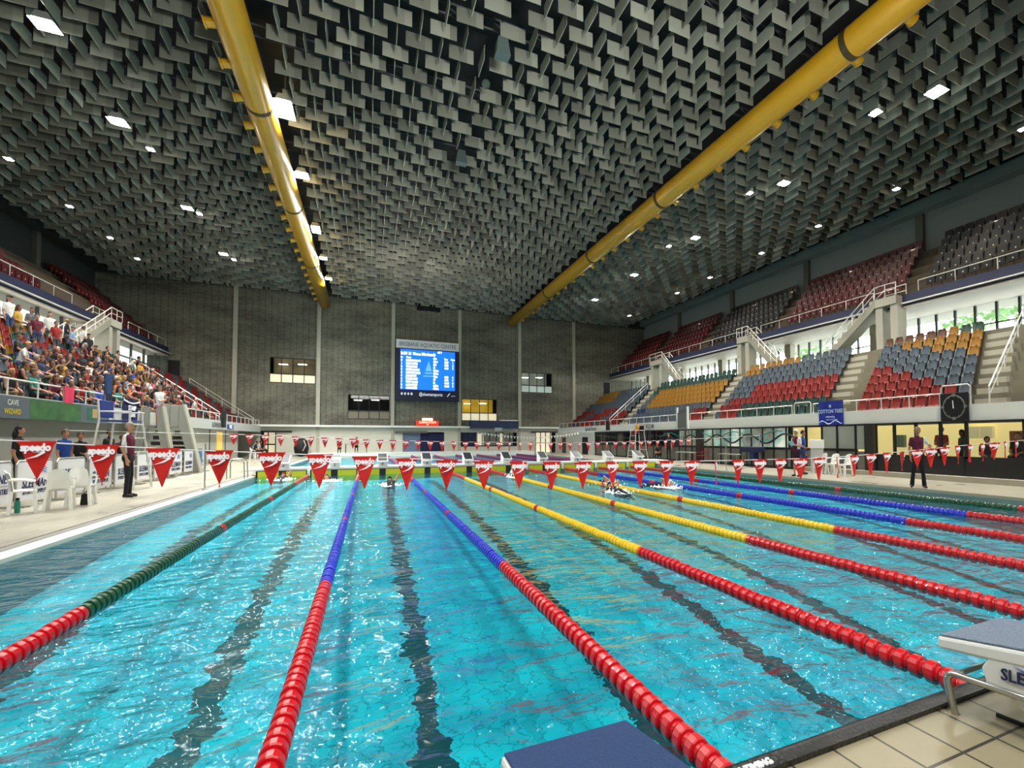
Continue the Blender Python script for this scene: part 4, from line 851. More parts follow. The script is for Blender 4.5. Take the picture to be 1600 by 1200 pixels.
# parapet signs and pace clock, banners
t = thing('pace_clock', 'black square pace clock with a white dial ring on the right parapet', 'clock', (29.88, 9.78, 2.78))
MB().box(-.08, .02, -.5, .5, 0, 1.26).build('case', black, t, bevel=.02)
b = MB()
for k in range(60):
    a = 2*PI*k/60; r0 = .35 if k % 5 else .325; c, s_ = math.cos(a), math.sin(a)
    b.bar((-.09, c*r0, .63+s_*r0*VS), (-.09, c*.375, .63+s_*.375*VS), .012 if k % 5 else .03, .012)
b.tube([(-.09, .39*math.cos(2*PI*k/40), .63+.39*VS*math.sin(2*PI*k/40)) for k in range(41)], .01, 5)
for s_, a in (('60', PI/2), ('15', PI), ('30', -PI/2), ('45', 0)): text_mb(b, s_, (-.1, math.cos(a)*.41, .63+.41*VS*math.sin(a)*.97), (0, -1, 0), size=.12, bold=.004)
b.build('dial_marks', mat('dial_grey', '#8f9088', .6), t); MB().bar((-.1, .01, .56), (-.1, .03, .92), .025, .02).build('hand', whitel, t)
t = thing('team_banner', 'blue Cotton Tree swimming banner hung on the right parapet', 'banner', (29.9, 15.45, 2.72))
b = MB(); n = 12; V = []; 
for j in range(2):
    for i in range(n+1): V.append((.03*math.sin(i*1.1)*(1-j), -.72+1.44*i/n, j*1.42))
b.add(V, [(i, i+n+1, i+n+2, i+1) for i in range(n)]); b.build('cloth', mat('banner_blue', '#1c2f9c', .7, var=.25, vscale=2.5), t)
b = MB(); text_mb(b, 'COTTON TREE', (-.05, 0, .82), (0, -1, 0), size=.21, bold=.008, sx=1.0); text_mb(b, 'swimming', (-.05, 0, .52), (0, -1, 0), size=.13, bold=.003); text_mb(b, 'www.swimming', (-.05, -.1, .36), (0, -1, 0), size=.1)
b.lathe([(.07, 0), (.07, .006)], 12, c=(-.05, .0, 1.12), axis='x', sz=VS); b.tube([(-.05, .65-1.3*i/12, .2+.09*math.sin(i*.9)) for i in range(13)], .02, 5); b.build('lettering', mat('banner_pale', '#b8cdf0', .6), t)
def wall_text(label, s, x, y, z, size, s_=1, group=None):
    b = MB(); text_mb(b, s, (x, y, z), (0, -s_, 0), size=size, bold=.004); o = b.build('parapet_lettering', mat('lettering_grey', '#5a5f62', .6)); tag(o, label, 'lettering', group)
wall_text('grey venue lettering behind the lifeguard on the right parapet', 'KYOGLE ROOM', 29.93, 33.6, 3.15, .42)
wall_text('dark script lettering at the far end of the right parapet', 'Speedo Room', 29.93, 44.5, 3.15, .5)
wall_text('dark lettering near the far end of the left parapet', 'KOWHAI', -5.58, 39.2, 3.1, .45, -1)
for lab, x, y, z, w, hh, m in (('slim black loudspeaker column on the right parapet', 29.85, 40.3, 2.95, .35, .95, black), ('slim black loudspeaker column on the left parapet', -5.45, 40.6, 2.95, .35, 1.3, black)):
    t = thing('loudspeaker', lab, 'loudspeaker', (x, y, z)); MB().box(-.12, .08, -w/2*1.6, w/2*1.6, 0, hh).build('cabinet', m, t, bevel=.02); MB().box(-.13, -.11, -w/2*1.4, w/2*1.4, .06, hh-.06).box(.07, .09, -w/2*1.4, w/2*1.4, .06, hh-.06).build('grille', mat('grille_dark', '#22262a', .8), t)
t = thing('sign', 'small blue rectangular sign under the left parapet lettering', 'sign', (-5.57, 42.8, 2.85)); MB().box(0, .05, -.8, .8, 0, .4).build('plate', mat('sign_blue', '#1d4f8f', .5), t); b = MB(); text_mb(b, 'POOL', (.06, 0, .2), (0, 1, 0), size=.3, bold=.01); b.build('lettering', whitel, t)

# ------------------------------------------------------------------ people
def V3(*a): return Vector(a)
def skeleton(pose):
    s = dict(pel=V3(0, 0, .95), waist=V3(0, .01, 1.10), chest=V3(0, .0, 1.30), neck=V3(0, -.01, 1.47), head=V3(0, .02, 1.635), look=V3(0, 1, 0),
             shL=V3(-.185, -.01, 1.41), shR=V3(.185, -.01, 1.41), elL=V3(-.235, -.03, 1.13), elR=V3(.235, -.03, 1.13), wrL=V3(-.225, .07, .88), wrR=V3(.225, .07, .88),
             hiL=V3(-.09, 0, .92), hiR=V3(.09, 0, .92), knL=V3(-.1, .03, .5), knR=V3(.1, .03, .5), anL=V3(-.11, 0, .09), anR=V3(.11, 0, .09), toL=V3(-.13, .17, .035), toR=V3(.13, .17, .035),
             hdL=V3(0, .15, -1), hdR=V3(0, .15, -1), nL=V3(1, 0, 0), nR=V3(-1, 0, 0))
    if pose.get('sit'):
        lean = pose.get('lean', .0); dz = -.95+.12+pose.get('seat', .43)
        for k in ('pel', 'waist', 'chest', 'neck', 'head', 'shL', 'shR', 'elL', 'elR', 'wrL', 'wrR', 'hiL', 'hiR'):
            p = s[k]; p.z += dz; hgt = max(0, p.z-(.95+dz)); p.y += hgt*lean; p.z -= hgt*abs(lean)*.25
        hz = .95+dz
        for sd, sg in (('L', -1), ('R', 1)):
            s['kn'+sd] = V3(.13*sg, .43, hz+.02); s['an'+sd] = V3(.13*sg, .45+pose.get('feet', 0), hz-.43); s['to'+sd] = V3(.15*sg, .62+pose.get('feet', 0), hz-.49)
            s['hi'+sd] = V3(.09*sg, .02, hz-.02)
            s['el'+sd] = s['sh'+sd]+V3(.05*sg, .08, -.27); s['wr'+sd] = V3(.1*sg, .33, hz+.14); s['hd'+sd] = V3(-.2*sg, 1, -.3); s['n'+sd] = V3(0, 0, -1)
    for k, v in pose.items():
        if k in s: s[k] = V3(*v)
    return s
PM = {}
def human(key, pose, voxel=.03, detail=False, top2=None):
    if key in PM: return PM[key]
    s = skeleton(pose); P = []
    def cap(a, b, ra, rb, t): P.append((Vector(a), Vector(b), ra, rb, t))
    f = pose.get('fat', 1.0)
    cap(s['hiL'], s['hiR'], .125*f, .125*f, 2); cap(s['pel'], s['waist'], .135*f, .13*f, 1)
    for dx in (-.05, .05): cap(s['waist']+V3(dx, 0, 0), s['chest']+V3(dx*1.5, 0, .02), .115*f, .12*f, 1)
    cap(s['shL']*.8+s['chest']*.2, s['shR']*.8+s['chest']*.2, .085, .085, 1); cap(s['chest'], s['neck'], .11, .07, 1); cap(s['neck']-V3(0, 0, .01), s['head']-V3(0, 0, .06), .056, .052, 0)
    hd, lk = s['head'], s['look'].normalized(); sd = lk.cross(V3(0, 0, 1)).normalized()
    cap(hd+V3(0, 0, .035)-lk*.012, hd+V3(0, 0, .03)+lk*.012, .095, .085, 0); cap(hd-V3(0, 0, .02)+lk*.015, hd-V3(0, 0, .075)+lk*.035, .078, .05, 0)
    cap(hd+lk*.088+V3(0, 0, .012), hd+lk*.112-V3(0, 0, .022), .012, .016, 0)
    for q in (-1, 1): cap(hd+sd*q*.088+V3(0, 0, .015), hd+sd*q*.092-V3(0, 0, .02), .018, .014, 0)
    for S, q in (('L', -1), ('R', 1)):
        sh, el, wr = s['sh'+S], s['el'+S], s['wr'+S]
        st = 1 if not pose.get('bare') else 0; mid = sh.lerp(el, .62 if not pose.get('long') else 1)
        cap(sh, mid, .062, .055, st); cap(mid, el, .046, .042, 0 if not pose.get('long') else 1)
        cap(el, wr, .043, .03, 1 if pose.get('long') else 0)
        d = s['hd'+S].normalized(); n = (s['n'+S]-d*s['n'+S].dot(d)).normalized(); w = d.cross(n)
        for u in (-.024, 0, .024): cap(wr+d*.02+w*u*.8, wr+d*.085+w*u, .019, .017, 0)
        rr = .0095 if detail else .014
        for j, (u, ln) in enumerate(((-.033, .058), (-.011, .075), (.011, .08), (.033, .07))):
            a = wr+d*.09+w*u; b_ = a+d*ln*.5+n*.01; c = b_+d*ln*.42+n*.035; cap(a, b_, rr, rr, 0); cap(b_, c, rr, rr*.85, 0)
        a = wr+d*.03+w*.03*1; b_ = a+w*.03+d*.03+n*.012; cap(a, b_, .014, .012, 0); cap(b_, b_+d*.035+n*.012, .012, .01, 0)
        hi, kn, an, to = s['hi'+S], s['kn'+S], s['an'+S], s['to'+S]
        sho = pose.get('shorts'); lf = pose.get('leg', 1.0)
        cap(hi, kn, .088*f, .062*lf, 2); m2 = kn.lerp(an, .1)
        cap(kn, an, .06 if not sho else .052, .042*lf*1.15 if not sho else .036, 0 if sho else 2)
        h0 = an+V3(0, -.045, -.045); cap(h0, an.lerp(to, .6)-V3(0, 0, .012), .038, .042, 3); cap(an.lerp(to, .5)-V3(0, 0, .02), to, .04, .032, 3)
    # source mesh
    mb = MB()
    def ball(c, r):
        n, m_ = (10, 7) if detail else (8, 6); V = []; F = []
        for i in range(m_+1):
            t = PI*i/m_
            for k in range(n): V.append(c+V3(math.sin(t)*math.cos(2*PI*k/n), math.sin(t)*math.sin(2*PI*k/n), math.cos(t))*r)
        for i in range(m_):
            for k in range(n): F.append((i*n+k, (i+1)*n+k, (i+1)*n+(k+1) % n, i*n+(k+1) % n))
        mb.add(V, F)
    for a, b_, ra, rb, t in P:
        ball(a, ra); ball(b_, rb)
        if (b_-a).length > .002: mb.tube([a, b_], [ra, rb], 10)
    me = mb.data('src', [black]); o = bpy.data.objects.new('src', me); COL.objects.link(o)
    rm = o.modifiers.new('r', 'REMESH'); rm.mode = 'VOXEL'; rm.voxel_size = voxel
    sm_ = o.modifiers.new('s', 'SMOOTH'); sm_.iterations = 2 if detail else 1; sm_.factor = .5
    dg = bpy.context.evaluated_depsgraph_get(); res = bpy.data.meshes.new_from_object(o.evaluated_get(dg)); bpy.data.objects.remove(o)
    nv = len(res.vertices); co_ = np.empty(nv*3); res.vertices.foreach_get('co', co_); co_ = co_.reshape(-1, 3)
    nf = len(res.polygons); ce = np.empty(nf*3); res.polygons.foreach_get('center', ce); ce = ce.reshape(-1, 3)
    best = np.full(nf, 9.); lab = np.zeros(nf, int)
    for a, b_, ra, rb, t in P:
        A = np.array(a); D = np.array(b_)-A; L2 = max(D @ D, 1e-9); u = np.clip(((ce-A) @ D)/L2, 0, 1)
        dist = np.linalg.norm(ce-(A+u[:, None]*D), axis=1)-(ra+(rb-ra)*u); k = dist < best; best[k] = dist[k]; lab[k] = t
    if detail:
        for q in (-1, 1):
            e = np.array(hd+lk*.092+sd*q*.034+V3(0, 0, .022)); lab[(np.linalg.norm(ce-e, axis=1) < .0135)] = 4
        mth = np.array(hd+lk*.085-V3(0, 0, .052)); dd = np.abs(ce-mth); lab[(dd[:, 2] < .006) & (np.linalg.norm(ce-mth, axis=1) < .028)] = 4
    if top2:
        k = lab == 1; lab[k & np.array([top2(c) for c in ce])] = 5
    co_[:, 2] *= VS; res.vertices.foreach_set('co', co_.ravel())
    res.polygons.foreach_set('use_smooth', [True]*nf)
    PM[key] = (res, lab, hd.copy(), lk.copy(), s); return PM[key]
skin = mat('skin', '#c08a6a', .55, objcol='skin_tint'); topm = mat('top_cloth', '#333333', .85, objcol='top_tint'); botm = mat('bottom_cloth', '#222222', .85, objcol='bottom_tint')
shoem = mat('shoe', '#111111', .6); eyem = mat('eye_dark', '#241510', .4); top2m = mat('white_cloth', '#dcdcd8', .8); hairm = mat('hair', '#201510', .8, objcol='hair_tint')
BD = {}
def body_data(key):
    if key in BD: return BD[key]
    res, lab, *_ = PM[key]; res.name = 'person'; res.materials.clear()
    for m in (skin, topm, botm, shoem, eyem, top2m): res.materials.append(m)
    res.polygons.foreach_set('material_index', lab.astype(int).tolist()); res.update(); BD[key] = res; return res
HD = {}
def hair_data(key, style):
    k = (key, style)
    if k in HD: return HD[k]
    _, _, hd, lk, _ = PM[key]; b = MB(vs=True); n, m_ = 18, 12; sd = lk.cross(V3(0, 0, 1)).normalized(); V = []; F = []
    for i in range(m_+1):
        t = PI*i/m_
        for j in range(n):
            a = 2*PI*j/n; p = sd*math.sin(t)*math.cos(a)*.104+lk*(math.sin(t)*math.sin(a)*.114-.008)+V3(0, 0, math.cos(t)*.108); V.append(p)
    def keep(p):
        fr = p.dot(lk)
        if style == 'cap': return p.z > .035
        return p.z > (.052 if fr > .06 else .0 if fr > -.01 else (-.06 if style == 'short' else -.1))
    for i in range(m_):
        for j in range(n):
            f = (i*n+j, (i+1)*n+j, (i+1)*n+(j+1) % n, i*n+(j+1) % n); c = sum((V[q] for q in f), V3(0, 0, 0))/4
            if keep(c): F.append(f)
    b.add([hd+V3(0, 0, .03)+p for p in V], F)
    if style == 'long': b.tube([hd+V3(0, 0, .03)-lk*.06, hd-V3(0, 0, .1)-lk*.085, hd-V3(0, 0, .25)-lk*.09], [.085, .085, .05], 10)
    if style == 'bun': b.lathe([(.01, -.04), (.04, -.02), (.045, 0), (.04, .02), (.01, .04)], 10, c=hd+V3(0, 0, .12)-lk*.07)
    if style == 'cap': b.prism([(-.07, .0), (.07, .0), (.05, .09), (-.05, .09)], hd+V3(0, 0, .075)+lk*.08, sd, lk, (0, 0, .015))
    me = b.data('hair', hairm, True); HD[k] = me; return me
def person(key, label, loc, rotz, top='#222222', bottom='#15151a', hair='#2a1c14', skn='#b9846a', style='short', group=None, cat='person', sc=1):
    o = place(body_data(key), 'person', loc, rotz); tag(o, label, cat, group); o.scale = (sc, sc, sc)
    for k, v in (('skin_tint', skn), ('top_tint', top), ('bottom_tint', bottom), ('hair_tint', hair)): o[k] = [float(c) for c in lin(v)]
    h = place(hair_data(key, style), 'hair', (0, 0, 0), 0, o); h['hair_tint'] = [float(c) for c in lin(hair)]
    return o
human('stand_side', dict(elR=(.23, -.06, 1.14), wrR=(.2, .04, .9), elL=(-.23, -.1, 1.15), wrL=(-.2, -.02, .9), leg=1.15), .011, True, top2=lambda c: c[1] < .025)
human('stand_front', dict(elR=(.25, -.02, 1.13), wrR=(.24, .08, .9), elL=(-.4, -.08, 1.2), wrL=(-.2, .03, 1.04), hdL=(1, .1, -.2), nL=(0, 0, -1), leg=1.5, anL=(-.17, 0, .09), toL=(-.2, .17, .035), anR=(.2, 0, .09), toR=(.25, .16, .035), knL=(-.13, .03, .5), knR=(.15, .03, .5)), .011, True, top2=lambda c: c[0] < -.17 and c[2] > 1.2)
human('stand_read', dict(elL=(-.23, .03, 1.14), wrL=(-.1, .28, 1.2), elR=(.23, .03, 1.14), wrR=(.08, .27, 1.18), hdL=(.3, 1, .2), hdR=(-.3, 1, .2), nL=(0, 0, 1), nR=(0, 0, 1), look=(0, 1, 0), shorts=1, fat=1.1), .012, True, top2=lambda c: c[0] < -.11 or (c[0] > .16 and c[2] > 1.2))
human('stand_easy', dict(leg=1.1), .022, False)
human('stand_shorts', dict(shorts=1, elR=(.26, -.02, 1.14), wrR=(.12, .2, 1.05), hdR=(-1, .4, 0), nR=(0, 0, 1)), .022, False)
human('stand_swim', dict(bare=1, shorts=1, elL=(-.26, .02, 1.15), wrL=(-.12, .2, 1.1), hdL=(1, .3, 0), nL=(0, 0, 1)), .02, False)
human('crouch', dict(sit=1, lean=.5, seat=.3, look=(0, 1, -.2)), .022, False)
human('sit_up', dict(sit=1, lean=.03), .026); human('sit_lean', dict(sit=1, lean=.35), .026)
human('sit_bare', dict(sit=1, lean=.2, bare=1, shorts=1), .026); human('sit_turn', dict(sit=1, lean=.08, look=(.8, 1, 0), elR=(.33, .1, .78), wrR=(.2, .25, 1.0), hdR=(-.3, 0, 1), nR=(0, 1, 0)), .026)
human('sit_shorts', dict(sit=1, lean=-.08, shorts=1), .026)
person('stand_side', 'grey-haired official in white and maroon shirt standing on the left deck', (-1.9, 16.85, .1), -PI/2, '#641433', '#0d0d10', '#8c8377', '#b5805f', sc=1.06)
person('stand_front', 'official in maroon shirt and wide black trousers, hand on hip, on the right deck', (25.35, 8.85, .1), PI*.72, '#5c1430', '#08080a', '#7a6a58', '#b97f62')
person('stand_read', 'white-haired official in maroon and white shirt and shorts reading papers on the right deck', (25.5, 14.15, .1), PI*.54, '#641433', '#3a1422', '#d9d6cc', '#c08a70')
t = thing('paper_sheets', 'white paper sheets held by the reading official', 'papers', (25.15, 14.08, 1.66), PI*.54); MB().prism([(-.12, 0), (.12, 0), (.12, .28), (-.12, .28)], (0, 0, 0), (1, 0, 0), (0, .6, .8), (0, .01, 0)).build('sheet', white, t)
person('stand_shorts', 'dark-haired helper in royal blue shirt behind the reading official', (27.05, 15.0, .1), PI*1.1, '#1b3f86', '#1c3a6c', '#15110f', '#a8765a')
person('stand_easy', 'woman with long black hair in black jacket behind the left barrier', (-4.6, 16.9, .1), -PI*.45, '#0b0b10', '#0b0b10', '#0b0808', '#a8765a', 'long')
person('stand_easy', 'swimmer in blue jacket behind the Brisbane barrier panel', (-4.6, 19.1, .1), -PI*.6, '#143d86', '#14204a', '#4a3626', '#a8765a', sc=.97)
person('stand_swim', 'swimmer in black swimsuit with hair in a bun behind the left barrier', (-4.6, 20.0, .1), -PI*.8, '#0a0a0c', '#0a0a0c', '#120c0a', '#a06c4e', 'bun', sc=.93)
person('stand_easy', 'person in black behind the legs of the lifeguard chair', (-4.7, 22.2, .1), -PI*.6, '#0c0c0f', '#0c0c0f', '#0c0808', '#8a5c44')
person('stand_easy', 'shorter person in black beside the lifeguard chair ladder', (-4.7, 23.2, .1), -PI*.7, '#121013', '#0c0c0f', '#1c1410', '#8a5c44', sc=.9)
person('crouch', 'person in dark clothes bending by the right glazed wall', (29.0, 30.0, .1), PI*.6, '#14161a', '#101014', '#14100e', '#a8765a')
person('stand_easy', 'person in black jacket with white trim standing by the right glazed wall', (29.1, 28.9, .1), PI*.8, '#101114', '#08080a', '#3a2a20', '#b9846a')
# office people
person('sit_up', 'person in salmon shirt seated behind the right windows', (31.2, 10.95, .75), PI*.6, '#a8483a', '#222222', '#5a4030', '#b9846a')
person('stand_easy', 'woman with long brown hair in grey top standing behind the right windows', (31.6, 10.35, .12), PI*.3, '#4f5348', '#33302c', '#3a2c20', '#a8765a', 'long', sc=.98)
person('sit_up', 'person in dark suit seated behind the right windows at the frame edge', (31.0, 8.2, .45), PI*.5, '#17171c', '#111111', '#4a3828', '#c08a70')
person('sit_lean', 'person in black seated low behind the right windows', (31.2, 9.35, .35), PI*.7, '#1c1c1e', '#111111', '#33281e', '#b9846a')
for i, (x, y, z) in enumerate(((31.2, 10.95, .75), (31.0, 8.2, .45), (31.2, 9.35, .35))):
    zz = z+.43*VS-.12; t = thing('office_stool', ['stool under the salmon shirted person', 'stool under the person in the dark suit', 'stool under the person in black'][i], 'stool', (x, y, .12)); MB().lathe([(.2, 0), (.2, .06)], 14, c=(0, 0, zz-.06)).build('seat', black, t); MB().tube([(0, 0, 0), (0, 0, zz-.06)], .03, 6).lathe([(.2, 0), (.2, .03)], 12).build('pedestal', steel, t)
# far deck people
person('crouch', 'person in red shirt crouching on the far deck', (2.4, 52.4, .45), PI, '#a01c18', '#241414', '#241a14', '#a8765a')
t = thing('folding_table', 'small folding table on the far deck by the white wall', 'table', (4.15, 52.0, .45)); MB().box(-1.2, 1.2, -.4, .4, .95, 1.02).build('tabletop', mat('table_grey', '#8f9596', .5), t)
me = MB().box(-.03, .03, -.03, .03, 0, .95).data('leg', black)
for x in (-1.1, 1.1):
    for y in (-.33, .33): place(me, 'leg', (x, y, 0), 0, t)
person('sit_up', 'person in red shirt seated behind the folding table on the far deck', (4.15, 52.75, .45), PI, '#b3231c', '#15151a', '#1a1210', '#a8765a')
t = thing('equipment_bag', 'black equipment bag leaning on the far white wall', 'bag', (-1.5, 53.25, .1)); MB().lathe([(.2, 0), (.62, .2), (.75, .9), (.6, 1.7), (.25, 2.0)], 16).build('bag_body', black, t, smooth=True); MB().tube([(.2, -.6, .6), (.5, -.65, 1.2), (.3, -.55, 1.8)], .07, 8).build('strap', mat('strap_grey', '#b0b0aa', .6), t)
# lifeguard chairs
def guard_chair(label, loc, rz, sz, ladder=True, seatm=None, w=.42):
    t = thing('lifeguard_chair', label, 'chair', loc, rz, 'lifeguard chairs'); wm_ = rail_m
    for i, (x, y) in enumerate(((-w, -.45), (w, -.45), (-w, .45), (w, .45))):
        top = sz+(.75 if y < 0 else .32); b = MB(); b.tube([(x*1.45, y*1.6, 0), (x, y, sz), (x, y*(1.1 if y < 0 else 1), top)], .035, 7); b.build('leg', wm_, t)
    MB().box(-w, w, -.45, .45, sz-.06, sz).build('seat', seatm, t, bevel=.02); MB().box(-w+.02, w-.02, -.5, -.44, sz+.1, sz+.75).build('backrest', seatm, t, bevel=.02)
    b = MB()
    for x in (-w, w): b.tube([(x, -.45, sz+.32), (x, .5, sz+.32)], .03, 7)
    b.build('armrest', wm_, t)
    b = MB(); n = 5
    for i in range(n): z = .35+(sz-.5)*i/(n-1); k = 1.45-.45*z/sz; b.tube([(-w*k, .45*(1.6-.6*z/sz), z), (w*k, .45*(1.6-.6*z/sz), z)], .022, 6)
    b.tube([(-w*1.3, -.65, .9), (w*1.3, -.65, .9)], .022, 6); b.build('rung', wm_, t); return t
guard_chair('tall white lifeguard chair with blue seat on the left deck', (-3.45, 20.1, .1), -PI/2, 2.65, seatm=mat('seat_royal', '#1b2f78', .6), w=.5)
guard_chair('tall white lifeguard chair on the right deck holding a lifeguard in yellow', (28.75, 33.0, .1), PI/2, 2.35, seatm=black)
person('sit_shorts', 'lifeguard in yellow shirt sitting on the tall right chair', (28.75, 33.0, .1+2.35-.43*VS), PI/2, '#c98f1a', '#7a1512', '#14100e', '#8a5c40', 'cap')

# plastic chairs
def chair_data():
    pass
def plastic_chair(label, loc, rz, group):
    t = thing('plastic_chair', label, 'chair', loc, rz, group)
    b = MB(vs=True); b.prism([(-.22, -.2), (.22, -.2), (.24, .22), (-.24, .22)], (0, 0, .42), (1, 0, 0), (0, 1, 0), (0, 0, .03)); b.box(-.24, .24, .2, .23, .37, .44); b.build('seat', whitep, t)
    b = MB(vs=True); n = 8; V = []
    for j, (y, z) in enumerate(((-.2, .44), (-.23, .6), (-.27, .74), (-.3, .84))):
        for i in range(n+1): u = i/n*2-1; V.append((u*(.23-.02*j), y+.05*u*u, z-(.05*u*u if j == 3 else 0)))
    F = [(j*(n+1)+i, j*(n+1)+i+1, (j+1)*(n+1)+i+1, (j+1)*(n+1)+i) for j in range(3) for i in range(n)]; o_ = len(V); V2 = V+[(x, y-.025, z) for x, y, z in V]; F2 = F+[tuple(o_+q for q in reversed(f)) for f in F]
    for i in range(n): F2.append((3*(n+1)+i, 3*(n+1)+i+1, o_+3*(n+1)+i+1, o_+3*(n+1)+i))
    b.add(V2, F2); b.build('backrest', whitep, t)
    for sx_ in (-1, 1):
        for sy in (-1, 1): MB(vs=True).prism([(-.03, -.03), (.03, -.03), (.04, .04), (-.04, .04)], (sx_*.25, sy*.23, 0), (1, 0, 0), (0, 1, 0), (-sx_*.04, -sy*.03, .42)).build('leg', whitep, t)
        MB(vs=True).tube([(sx_*.24, .2, .42), (sx_*.27, .2, .62), (sx_*.27, 0, .65), (sx_*.25, -.24, .66)], .022, 6).build('armrest', whitep, t)
plastic_chair('white plastic chair beside a green bottle, leftmost on the left deck', (-2.85, 13.9, .1), -PI*.35, 'white plastic chairs on the left deck')
plastic_chair('white plastic chair in front of the Sleeman barrier panel, middle of the left trio', (-2.35, 14.35, .1), PI*.1, 'white plastic chairs on the left deck')
plastic_chair('white plastic chair with a dark item beneath it, rightmost of the left trio', (-2.25, 15.1, .1), PI*.05, 'white plastic chairs on the left deck')
plastic_chair('white plastic chair next to the white starter console on the right deck', (28.4, 15.0, .1), PI*.45, 'white plastic chairs on the right deck')
plastic_chair('white plastic chair, middle of the three on the right deck', (28.2, 14.2, .1), PI*.5, 'white plastic chairs on the right deck')
plastic_chair('white plastic chair, furthest right of the three on the right deck', (28.0, 13.45, .1), PI*.42, 'white plastic chairs on the right deck')
t = thing('drink_bottle', 'teal drink bottle standing under the left plastic chair', 'bottle', (-3.0, 14.0, .1)); MB().lathe([(.05, 0), (.055, .02), (.055, .28), (.03, .33)], 12).build('body', mat('bottle_teal', '#2f8f80', .3), t); MB().lathe([(.035, .33), (.035, .39)], 10).build('lid', black, t)
t = thing('swim_bag', 'small dark bag on the deck under the right one of the left chairs', 'bag', (-2.2, 15.25, .1)); MB().prism([(-.12, 0), (.12, 0), (.09, .32), (-.09, .32)], (0, -.07, 0), (1, 0, 0), (0, 0, 1), (0, .14, 0)).build('body', black, t, bevel=.02); MB().tube([(-.06, 0, .32), (0, 0, .4), (.06, 0, .32)], .012, 6).build('handle', black, t)
# starter console
t = thing('starter_console', 'white starter console with a dark emblem on the right deck', 'console', (28.8, 15.5, .1), PI*.2)
MB().prism([(-.38, 0), (.38, 0), (.34, 1.35), (-.34, 1.35)], (0, -.3, 0), (1, 0, 0), (0, 0, 1), (0, .6, 0)).build('cabinet', mat('console_white', '#bfc2be', .5), t, bevel=.02)
MB().prism([(-.42, 1.35), (.45, 1.35), (.38, 1.72), (-.36, 1.85)], (0, -.34, 0), (1, 0, 0), (0, 0, 1), (0, .68, 0)).build('lid', white, t, bevel=.03)
b = MB(); b.tube([(-.15, -.31, 1.2), (-.05, -.31, 1.3), (.05, -.31, 1.3), (.15, -.31, 1.2)], .02, 6); text_mb(b, 'RS', (0, -.31, 1.1), (1, 0, 0), size=.16, bold=.01)
b.build('emblem', mat('emblem_ink', '#2c3238', .5), t)
# trolleys
t = thing('equipment_trolley', 'navy covered trolley by the mural glass', 'trolley', (29.2, 20.3, .1))
MB().box(-.3, .3, -.75, .75, 1.0, 1.35).build('cover', mat('trolley_navy', '#0f1a44', .6), t, bevel=.05); MB().box(-.2, .2, -.3, .1, .4, 1.0).build('hanging_bag', mat('trolley_blue', '#14245c', .7), t, bevel=.05)
me = MB().tube([(0, 0, 0), (0, 0, 1.05)], .03, 6).data('leg', black)
for x in (-.25, .25):
    for y in (-.7, .7): place(me, 'leg', (x, y, 0), 0, t)
t = thing('metal_chair_stack', 'dark red metal framed chair by the right glazed wall', 'chair', (29.1, 24.9, .1), PI/2)
MB().box(-.35, .35, -.3, .3, .58, .63).build('seat', mat('frame_red', '#7c1420', .4), t)
MB().tube([(-.35, -.3, 0), (-.35, -.3, 1.3), (.35, -.3, 1.3), (.35, -.3, 0)], .03, 6).tube([(-.35, -.3, .95), (.35, -.3, .95)], .03, 6).build('back_frame', mat('frame_red', ''), t)
for x in (-.35, .35): MB().tube([(x, .3, 0), (x, .3, .85), (x, -.3, .85)], .025, 6).build('leg', mat('frame_red', ''), t)
for i, y in enumerate((22.2, 26.9)):
    t = thing('bench_table', ['low steel table left in front of the mural glass', 'low steel table beyond the dark pillar'][i], 'table', (29.2, y, .1), 0, 'steel tables by the mural'); MB().box(-.3, .3, -.9, .9, .78, .84).build('tabletop', mat('table_steel', '#9a9c96', .4), t)
    me = MB().tube([(0, 0, 0), (0, 0, .8)], .025, 6).data('leg', steel)
    for x in (-.25, .25):
        for yy in (-.8, .8): place(me, 'leg', (x, yy, 0), 0, t)

# ------------------------------------------------------------------ left ground floor
struct('wall_ground_left', MB().box(-6.1, -5.85, YN, 27.2, .1, 2.8), mat('left_wall_grey', '#8f8e84', .8, var=.1, vscale=.8), 'grey concrete wall behind the left deck barrier')
struct('wall_ground_left_far', MB().box(-6.3, -6.1, 27.2, 47.5, .1, 2.8), mat('left_wall_pale', '#b4b3a9', .7, var=.05), 'pale wall under the far end of the left stand')
struct('door_7', MB().box(-6.1, -6.05, 41.2, 42.6, .1, 2.6), mat('door_yellow', '#d9b45a', .6, emit='#e8c060', estr=.5), 'yellow lit door in the left far wall')
for i, y in enumerate((39.5, 43.5)): struct('trim_%d' % (30+i), MB().box(-6.12, -6.06, y, y+.1, .1, 2.78), concd)
inkn = mat('barrier_navy', '#1c2558', .5); inkb = mat('barrier_blue', '#3c78c0', .5); barm = mat('barrier_white', '#dfe0e4', .45)
edges = [(13.5, 15.07), (15.19, 16.74), (16.9, 18.41), (18.6, 20.13), (20.3, 21.85), (22.03, 23.45), (23.64, 25.01), (25.3, 26.9), (27.15, 28.43), (28.73, 30.17)]
